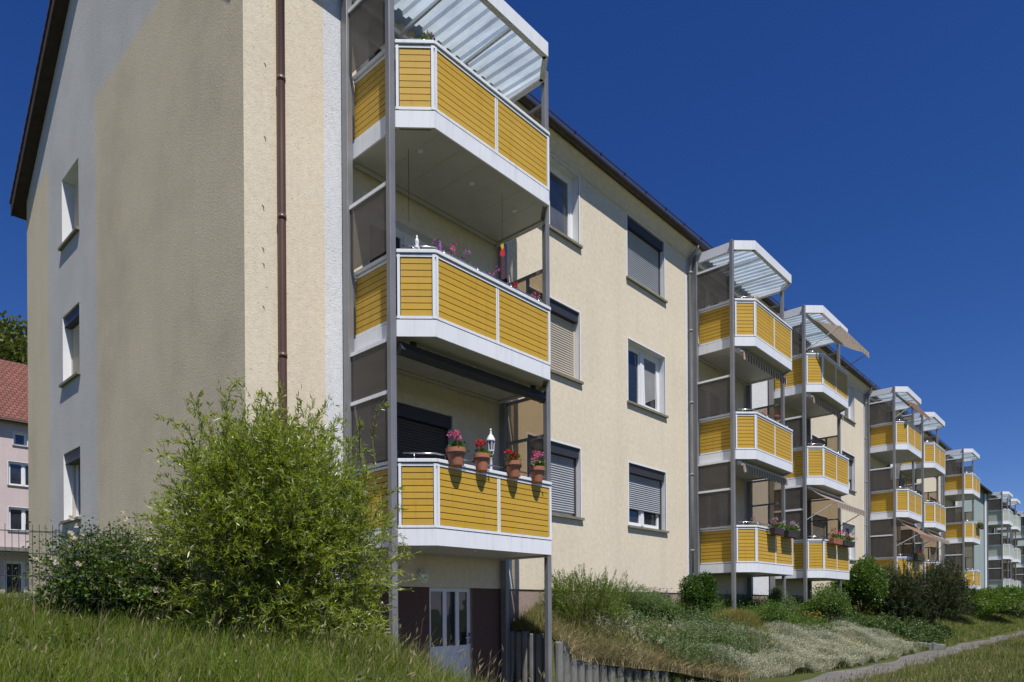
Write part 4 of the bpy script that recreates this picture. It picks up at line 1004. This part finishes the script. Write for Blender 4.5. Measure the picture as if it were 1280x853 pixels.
for px_, py_, hh in ((6.35, -1.05, .62), (6.9, -1.25, .5), (5.95, -.85, .45), (7.6, -1.5, .55)):
    b = (px_, py_, float(zg(px_, py_))); o = thing('flower_stalk', 'dark upright flower stalk in the pale carpet on the slope', 'plant', b, 'dark flower stalks on the slope')
    m = MB(); m.tube([b, (b[0]+.02, b[1], b[2]+hh*.6), (b[0]+.05, b[1]-.01, b[2]+hh)], [.006, .005, .002], 5); m.build('stem', M['bark'], o)
    k = 60; t = RNG.uniform(.15, 1, k); cc = np.array(b) + np.stack([.05*t, 0*t, hh*t], -1)
    leaves('foliage', cc, RNG.normal(size=(k,3)) + np.array([0,0,.8]), .05, .014, M['bluegreen'], o)

# --- trees
def tree(label, x, y, h, r, n, L, mat='tree', zb_=None):
    z = float(zg(x, y)) if zb_ is None else zb_
    o = thing('tree', label, 'tree', (x, y, z)); m = MB()
    m.tube([(x, y, z - .3), (x + .1, y, z + h * .35), (x, y + .1, z + h * .75)], [h * .022, h * .017, h * .006], 10)
    for k in range(9):
        a = k * 2.4; z0 = z + h * (.3 + .05 * k); m.tube([(x, y, z0), (x + math.cos(a) * r * .4, y + math.sin(a) * r * .4, z0 + r * .35), (x + math.cos(a) * r * .75, y + math.sin(a) * r * .75, z0 + r * .5)], [h * .009, h * .006, h * .002], 6)
    m.build('trunk', M['bark'], o, smooth=True)
    crown(o, 'crown', n, (x, y, z + h - r * 1.05), (r, r, r * 1.05), L, L * .6, M[mat], 40)
    return o
tree('dense green tree behind the red roof at the left edge', 6.0, 60.0, 24.0, 9.5, 110000, .42)
tree('tree crown showing above the roof behind the fifth tower', 60.5, 15.0, 18.6, 4.0, 16000, .26)
tree('second tree crown above the roof end near the last yellow tower', 70.5, 14.0, 18.2, 3.2, 14000, .26)

# ------------------------------------------------------------------ fence on the bank
f0, f1 = Vector((-5.6, .72, 0)), Vector((-2.2, -.58, 0)); fl_ = (f1 - f0).length; fd = (f1 - f0).normalized()
fe = thing('wire_fence', 'dark double rod wire fence on the grassy bank at the left', 'fence', (f0.x, f0.y, float(zg(f0.x, f0.y))))
wm = MB(); nb = int(fl_ / .05)
def fp(s, z): return (f0.x + fd.x * s, f0.y + fd.y * s, z)
zt = .74
for k in range(nb):
    s = k * .05; wm.beam(fp(s, -.25), fp(s, zt + .03), .004, .004)
for z in (.71, .51, .31, .11, -.09):
    for off in (-.006, .006):
        a, b = fp(0, z), fp(fl_, z); wm.beam((a[0], a[1] + off, z), (b[0], b[1] + off, z), .005, .007)
wm.build('wire_mesh', M['fence'], fe)
for s in (0.0, 1.25, 3.6): 
    m = MB(); m.beam(fp(s, -.4), fp(s, zt + .04), .05, .04, up=(fd.x, fd.y, 0)); m.build('post', M['fence'], fe)

# ------------------------------------------------------------------ concrete palisades
def palisade(label, line, r, zbot, sp):
    w = thing('palisade_wall', label, 'retaining wall', (line[0][0], line[0][1], zbot))
    P = [Vector(p) for p in line]
    for a, b in zip(P[:-1], P[1:]):
        L = (Vector((b.x, b.y, 0)) - Vector((a.x, a.y, 0))).length; n = max(1, int(L / sp))
        for k in range(n):
            p = a + (b - a) * (k / n); m = MB(); j = random.uniform(-.02, .02)
            pr = [(r, zbot), (r, p.z - .02 + j), (r * .86, p.z + j), (0.001, p.z + .004 + j)]
            m.lathe([(q, z - 0) for q, z in pr], (p.x + random.uniform(-.008, .008), p.y + random.uniform(-.008, .008), 0), 12)
            m.build('stake', M['concrete'], w)
    return w
palisade('grey concrete palisade stakes holding the slope beside the cellar door', [(3.32, 1.0, -.42), (3.32, .2, -.44), (3.42, .03, -.56), (3.57, .01, -.60), (3.58, .01, -.86), (4.2, -.14, -1.0), (4.7, -.52, -1.08), (5.3, -1.05, -1.18)], .075, -1.75, .148)
palisade('low row of worn concrete stakes beside the far bend of the path', [(16.4, -1.3, -.95), (17.4, -2.1, -1.08), (18.3, -2.62, -1.16), (19.6, -2.68, -1.26)], .085, -1.5, .165)

# ------------------------------------------------------------------ lamp at the cellar door
wl_o = thing('wall_lamp', 'oval white wall lamp beside the cellar door', 'lamp', (1.35, W, .50))
m = MB(); m.tube([(1.35, W, .5), (1.35, W - .05, .5)], .105, 20); m.build('base', M['white'], wl_o, smooth=False)
m = MB(); prof = [(.085, -.05), (.083, -.08), (.065, -.105), (.03, -.118), (.001, -.12)]
vs = []; 
for r, y in prof:
    for k in range(18): a = 2*math.pi*k/18; vs.append((1.35 + r*math.cos(a), W + y, .5 + r*math.sin(a)))
m.add(vs, [(i*18+k, i*18+(k+1)%18, (i+1)*18+(k+1)%18, (i+1)*18+k) for i in range(4) for k in range(18)]); m.build('lamp_shade', M['pvc'], wl_o, smooth=True)

# ------------------------------------------------------------------ pots, flowers, lantern
def flower_heads(par, pts, r, mat, n=16):
    c = []; d = []
    for p in pts:
        u = unit(RNG.normal(size=(n, 3)) + np.array([0, -.2, .4])); c.append(np.array(p) + u * r * .6); d.append(u + RNG.normal(size=(n, 3)) * .5)
    return leaves('blossoms', np.concatenate(c), np.concatenate(d), r * .75, r * .7, M[mat], par)
def tuft(par, c, r, n, mat='shrub', L=.06, Wd=.045):
    d = unit(RNG.normal(size=(n, 3)) + np.array([0, 0, .7])); p = np.array(c) + d * np.array(r) * RNG.uniform(.2, 1, (n, 1))
    return leaves('foliage', p, d + RNG.normal(size=p.shape) * .6, L, Wd, M[mat], par)
zr = ZB + 1.145
pots = [(.66, 'pink_flower', 'terracotta pot with trailing pink geranium, nearest to the left tower post', .145, 4), (1.13, 'red_flower', 'smaller terracotta pot with a few red geranium buds, second from the left', .125, 2),
        (1.79, 'red_flower', 'terracotta pot with one big bright red geranium beside the white lantern', .135, 2), (2.33, 'pink_flower', 'terracotta pot with small pink flowers at the right end of the rail', .125, 4)]
for x, fm, lab, r, nf in pots:
    r *= .9; c = (x + random.uniform(-.02, .02), -C2 - .055, zr - .07); o = thing('flower_pot', lab, 'flower pot', c, 'terracotta pots on the lowest balcony rail')
    m = MB(); m.lathe([(r*.62, 0), (r*.66, .01), (r*.9, .17), (r*.92, .18), (r*1.02, .182), (r*1.04, .24), (r*.95, .24), (r*.9, .20), (.001, .20)], c, 22); m.build('pot', M['terracotta'], o, smooth=False)
    m = MB(); m.lathe([(r*.88, .0), (r*.5, .012), (.001, .015)], (c[0], c[1], c[2] + .205), 16); m.build('soil', M['soil'], o)
    m = MB()
    for k in range(16):
        a, b = 2*math.pi*k/16, 2*math.pi*(k+1)/16
        m.beam((c[0] + r*.99*math.cos(a), c[1] + r*.99*math.sin(a), c[2] + .165), (c[0] + r*.99*math.cos(b), c[1] + r*.99*math.sin(b), c[2] + .165), .008, .012)
    m.beam((c[0], c[1] + r, c[2] + .165), (c[0], -C2 - .01, zr - .02), .012, .012); m.build('holder', M['dark'], o)
    o.rotation_euler = (random.uniform(-.05, .03), random.uniform(-.05, .05), random.uniform(0, 3) * 0)
    tuft(o, (c[0] + random.uniform(-.04, .04), c[1], c[2] + .24), (.14, .13, random.uniform(.06, .12)), random.randint(60, 150), 'shrub', .05, .045)
    pts = [(c[0] + random.uniform(-.13, .10), c[1] + random.uniform(-.06, .06), c[2] + .30 + random.uniform(0, .13)) for _ in range(nf)]
    m = MB()
    for q in pts: m.tube([(c[0], c[1], c[2] + .22), q], .003, 5)
    m.build('stem', M['willow'], o); flower_heads(o, pts, .05 if fm == 'pink_flower' else .06, fm, 22)
# lantern on a pole, standing on the lowest balcony behind the rail
lz = ZB + .19; lx, ly = 1.64, -.12
o = thing('garden_lantern', 'white garden lantern on a slim pole behind the pots', 'lantern', (lx, ly, lz))
m = MB(); m.lathe([(.09, 0), (.09, .02), (.05, .05), (.022, .08), (.018, .75), (.05, .80), (.055, .83), (.024, .86), (.02, 1.22), (.04, 1.25), (.045, 1.28), (.02, 1.30)], (lx, ly, lz), 14); m.build('pole', M['lantern'], o, smooth=True)
m = MB()
for k in range(6):
    a = 2*math.pi*k/6; m.beam((lx + .042*math.cos(a), ly + .042*math.sin(a), lz + 1.30), (lx + .052*math.cos(a), ly + .052*math.sin(a), lz + 1.45), .01, .01)
m.lathe([(.05, 1.295), (.05, 1.31), (.001, 1.312)], (lx, ly, lz), 12); m.lathe([(.066, 1.45), (.066, 1.465), (.042, 1.52), (.02, 1.545), (.012, 1.60), (.018, 1.615), (.001, 1.64)], (lx, ly, lz), 12); m.build('lantern_cage', M['lantern'], o)
m = MB(); m.lathe([(.038, 1.31), (.05, 1.45), (.001, 1.451)], (lx, ly, lz), 10); m.build('pane', M['glass_dim'], o)

def flower_box(label, tower, k, x0, x1, mats, boxm='white', inside=True, n=160, hang=0.0, group=None):
    z = ZB + H * k + 1.145; tx = TX[tower]; y = (-C2 + .18) if inside else (-C2 - .14)
    zb_ = z - .16 + (-.03 if inside else .03) - hang; c = (tx + (x0 + x1) / 2, y, zb_)
    o = thing('flower_box', label, 'flower box', c, group); m = MB()
    a0, a1 = tx + x0, tx + x1
    m.add([(a0+.02, y-.06, zb_), (a1-.02, y-.06, zb_), (a1-.02, y+.06, zb_), (a0+.02, y+.06, zb_), (a0, y-.085, zb_+.17), (a1, y-.085, zb_+.17), (a1, y+.085, zb_+.17), (a0, y+.085, zb_+.17)],
          [(0,3,2,1),(4,5,6,7),(0,1,5,4),(1,2,6,5),(2,3,7,6),(3,0,4,7)])
    m.build('box', M[boxm], o, bevel=.01)
    nf = int(n * (x1 - x0)); q = np.stack([RNG.uniform(a0, a1, nf), y + RNG.uniform(-.1, .1, nf), zb_ + .17 + RNG.uniform(0, .12, nf)], -1)
    leaves('foliage', q, RNG.normal(size=q.shape) + np.array([0, 0, .6]), .06, .035, M['shrub'], o)
    for mt in mats:
        pts = [(random.uniform(a0, a1), y + random.uniform(-.12, .08), zb_ + .27 + random.uniform(0, .15)) for _ in range(max(2, int((x1 - x0) * 5)))]
        flower_heads(o, pts, .05, mt, 12)
    return o
flower_box('purple and pink flowers in a box at the left end of the nearest middle rail', 0, 1, .42, .95, ['purple_flower', 'pink_flower'])
flower_box('tall purple flowers in a box on the nearest middle rail', 0, 1, 1.0, 1.35, ['purple_flower'])
flower_box('low row of pink and violet flowers along the nearest middle rail', 0, 1, 1.36, 1.74, ['pink_flower', 'purple_flower'])
flower_box('single red geranium box at mid rail of the nearest middle balcony', 0, 1, 1.75, 2.0, ['red_flower'])
flower_box('violet flowers in a box at the right end of the nearest middle rail', 0, 1, 2.25, 2.7, ['purple_flower', 'pink_flower'])
flower_box('white box of pink geraniums on the lowest rail of the second tower', 1, 0, .02 + .38, .95, ['pink_flower'])
flower_box('dark hanging basket with white, pink and purple flowers on the second tower', 1, 0, .95, 1.55, ['pink_flower', 'purple_flower', 'white_flower'], 'basket', False, 260, .06)
flower_box('dark hanging basket of mostly green trailing plants on the second tower', 1, 0, 1.85, 2.55, ['white_flower', 'purple_flower'], 'basket', False, 300, .06)
flower_box('box of dry pinkish flowers on the middle rail of the second tower', 1, 1, .7, 2.3, ['pink_flower'], 'white')
flower_box('long box of red geraniums on the lowest rail of the third tower', 2, 0, .55, 1.4, ['red_flower', 'pink_flower'], 'terracotta', False, 260)
flower_box('box of red and white flowers at the right of the third tower rail', 2, 0, 1.5, 2.6, ['red_flower', 'white_flower', 'pink_flower'], 'basket', False, 280)
flower_box('dark basket of trailing plants on the last yellow tower', 5, 1, 1.2, 2.5, ['orange_flower'], 'basket', False, 320, .15)
flower_box('dark red flowers on the lowest rail of the fourth tower', 3, 0, .9, 2.2, ['red_flower'], 'basket', False, 300)
flower_box('green plants on the top rail of the last yellow tower', 5, 2, 1.2, 2.5, ['white_flower'], 'basket', True, 420)
flower_box('dry branches in a pot behind the top rail of the second tower', 1, 2, .5, 1.0, ['orange_flower'], 'terracotta', True, 420)
flower_box('dark pot plant at the left of the top rail of the nearest tower', 0, 2, .25, .55, ['purple_flower'], 'basket', True, 420)
flower_box('green plants behind the top rail of the third tower', 2, 2, .6, 1.6, ['white_flower'], 'white', True, 300)
flower_box('leafy box on the middle rail of the fifth tower', 4, 1, .8, 2.2, ['red_flower'], 'basket', True, 300)
flower_box('white flowered box on the middle rail of the fourth tower', 3, 1, .5, 1.5, ['white_flower', 'purple_flower'], 'white', True, 260)
# hanging windsock and line on the nearest middle balcony
z1 = ZB + 2*H + .03; o = thing('windsock', 'yellow, red and black cloth windsock hanging from the nearest balcony ceiling', 'windsock', (2.05, .0, z1))
m = MB(); m.tube([(2.05, 0, z1), (2.05, 0, 5.62)], .0025, 5); m.build('cord', M['dark'], o)
for nm, zz0, zz1, r0, r1, mt in (('top_cloth', 5.64, 5.52, .006, .030, 'yellow_flower'), ('middle_cloth', 5.52, 5.40, .030, .045, 'red_flower'), ('bottom_cloth', 5.40, 5.04, .045, .075, 'dark_cloth')):
    m = MB(); ns = 14                                 # limp folded cloth
    ring = lambda r, zz, ph: [(2.05 + r * (1 + .35 * math.sin(3 * q + ph)) * math.cos(q) + .02 * (5.64 - zz), r * .55 * (1 + .35 * math.cos(4 * q + ph)) * math.sin(q), zz - .03 * math.sin(2 * q)) for q in [2 * math.pi * k / ns for k in range(ns)]]
    A, B = ring(r0, zz0, zz0 * 9), ring(r1, zz1, zz1 * 9); m.add(A + B, [(k, (k + 1) % ns, ns + (k + 1) % ns, ns + k) for k in range(ns)]); m.build(nm, M[mt], o, smooth=True)
o = thing('hanging_line', 'thin dark cord hanging from the nearest balcony ceiling', 'cord', (.42, .25, z1)); m = MB(); m.tube([(.42, .25, z1), (.42, .25, 5.35)], .0035, 6); m.build('cord', M['dark'], o)
for x, mt, lab in ((.20, 'lantern', 'small white figurine at the left corner of the nearest middle rail'), (.50, 'purple_flower', 'small violet figurine beside the white one on the nearest middle rail')):
    zf = ZB + H + 1.145; y = -.18 if x < .3 else -.30
    o = MB(); o.lathe([(.035, 0), (.038, .03), (.02, .07), (.03, .10), (.025, .13), (.010, .16), (.014, .18), (.001, .20)], (x, y, zf), 12); q = o.build('figurine', M[mt], None, org=(x, y, zf), smooth=True); tag(q, lab, 'figurine')

# ------------------------------------------------------------------ awnings
def awning(label, tower, k, ext, drop, mat, z_off=0.0, arms=True, y0=0.0, x0=.1, x1=3.0, valance=.20, ztop=None):
    tx = TX[tower]; z = (ZB + H * (k + 1) - .06 if ztop is None else ztop) + z_off
    o = thing('awning', label, 'awning', (tx + x0, y0, z), 'striped awnings on the balcony towers'); a0, a1 = tx + x0, tx + x1
    m = MB(); m.tube([(a0, y0, z), (a1, y0, z)], .05, 12); m.build('roller', M['white'], o, smooth=True)
    ye, ze = y0 - ext, z - drop
    m = MB(); n = 12
    for i in range(n):
        t0, t1 = i / n, (i + 1) / n; s = lambda t: -.05 * math.sin(math.pi * t)
        m.quad((a0, y0 - ext*t0, z - drop*t0 + s(t0)), (a1, y0 - ext*t0, z - drop*t0 + s(t0)), (a1, y0 - ext*t1, z - drop*t1 + s(t1)), (a0, y0 - ext*t1, z - drop*t1 + s(t1)))
    m.build('fabric', M[mat], o)
    m = MB(); L = a1 - a0; ns = int(L / .2); sub = 6
    for i in range(ns * sub):
        u0, u1 = i / (ns*sub), (i+1) / (ns*sub); f = lambda u: valance * (.72 + .28 * abs(math.sin(math.pi * u * ns)))
        m.quad((a0 + L*u0, ye - .022, ze), (a1 - L*(1-u1), ye - .022, ze), (a1 - L*(1-u1), ye - .03, ze - f(u1)), (a0 + L*u0, ye - .03, ze - f(u0)))
    m.build('valance', M[mat], o)
    m = MB(); m.beam((a0, ye, ze - .01), (a1, ye, ze - .01), .035, .035); m.build('front_bar', M['white'], o)
    if arms:
        for x, mt in ((a0 + .03, 'white'), (a1 - .03, 'steel')):
            m = MB(); m.tube([(x, .04, ze - .45), (x, ye + .02, ze - .02)], .014, 8); m.build('arm', M[mt], o)
    return o
zc3 = ZB + 2 * H + 2.56 - .28
awning('extended beige striped awning high on the third tower', 2, 2, .9, .55, 'awn_grey', ztop=zc3)
awning('extended striped awning low on the third tower above red flowers', 2, 0, .78, .50, 'awn_grey')
awning('rolled brown striped valance under the middle ceiling of the third tower', 2, 1, .12, .06, 'awn_brown', arms=False)
awning('rolled brown valance under the top floor of the second tower', 1, 1, .12, .06, 'awn_brown', arms=False)
awning('rolled striped valance above the lowest balcony of the second tower', 1, 0, .12, .06, 'awn_grey', arms=False)
awning('brownish extended awning at the top of the fourth tower', 3, 2, .62, .50, 'awn_orange', ztop=zc3)
awning('long orange brown awning reaching out low on the fourth tower', 3, 0, .8, .65, 'awn_orange')
awning('cream extended awning low on the fifth tower', 4, 0, .45, .4, 'awn_grey')
o = thing('awning_cassette', 'closed dark awning cassette under the ceiling of the nearest lowest balcony', 'awning', (1.5, 0, ZB + H - .3))
m = MB(); z = ZB + H - .13
m.add([(x, .0 + y, z + dz) for x in (.05, 3.05) for y, dz in ((-.03, -.02), (.01, -.085), (.11, -.06), (.11, .09), (.01, .09))], [(0,1,2,3,4), (9,8,7,6,5)] + [(i, (i+1)%5, 5+(i+1)%5, 5+i) for i in range(5)]); m.build('casing', M['dark'], o, bevel=.008)
m = MB()
for x in (.3, 2.8): m.box(x, x + .06, .03, .10, z + .08, ZB + H + .03)
m.build('bracket', M['dark'], o)

# ------------------------------------------------------------------ folded parasol and chairs glimpsed on balconies
def parasol(label, x, y, z):
    o = thing('folded_parasol', label, 'parasol', (x, y, z)); m = MB(); m.tube([(x, y, z), (x, y, z + 2.1)], .018, 8); m.lathe([(.2, 0), (.2, .05), (.03, .09), (.03, .12)], (x, y, z), 14); m.build('pole', M['white'], o)
    m = MB(); m.lathe([(.09, 1.0), (.085, 1.1), (.055, 1.7), (.03, 2.05), (.005, 2.1)], (x, y, z), 10); m.build('cloth', M['curtain'], o, smooth=True)
parasol('closed pale parasol on the middle balcony of the fourth tower', TX[3] + 2.3, .35, ZB + H + .19)
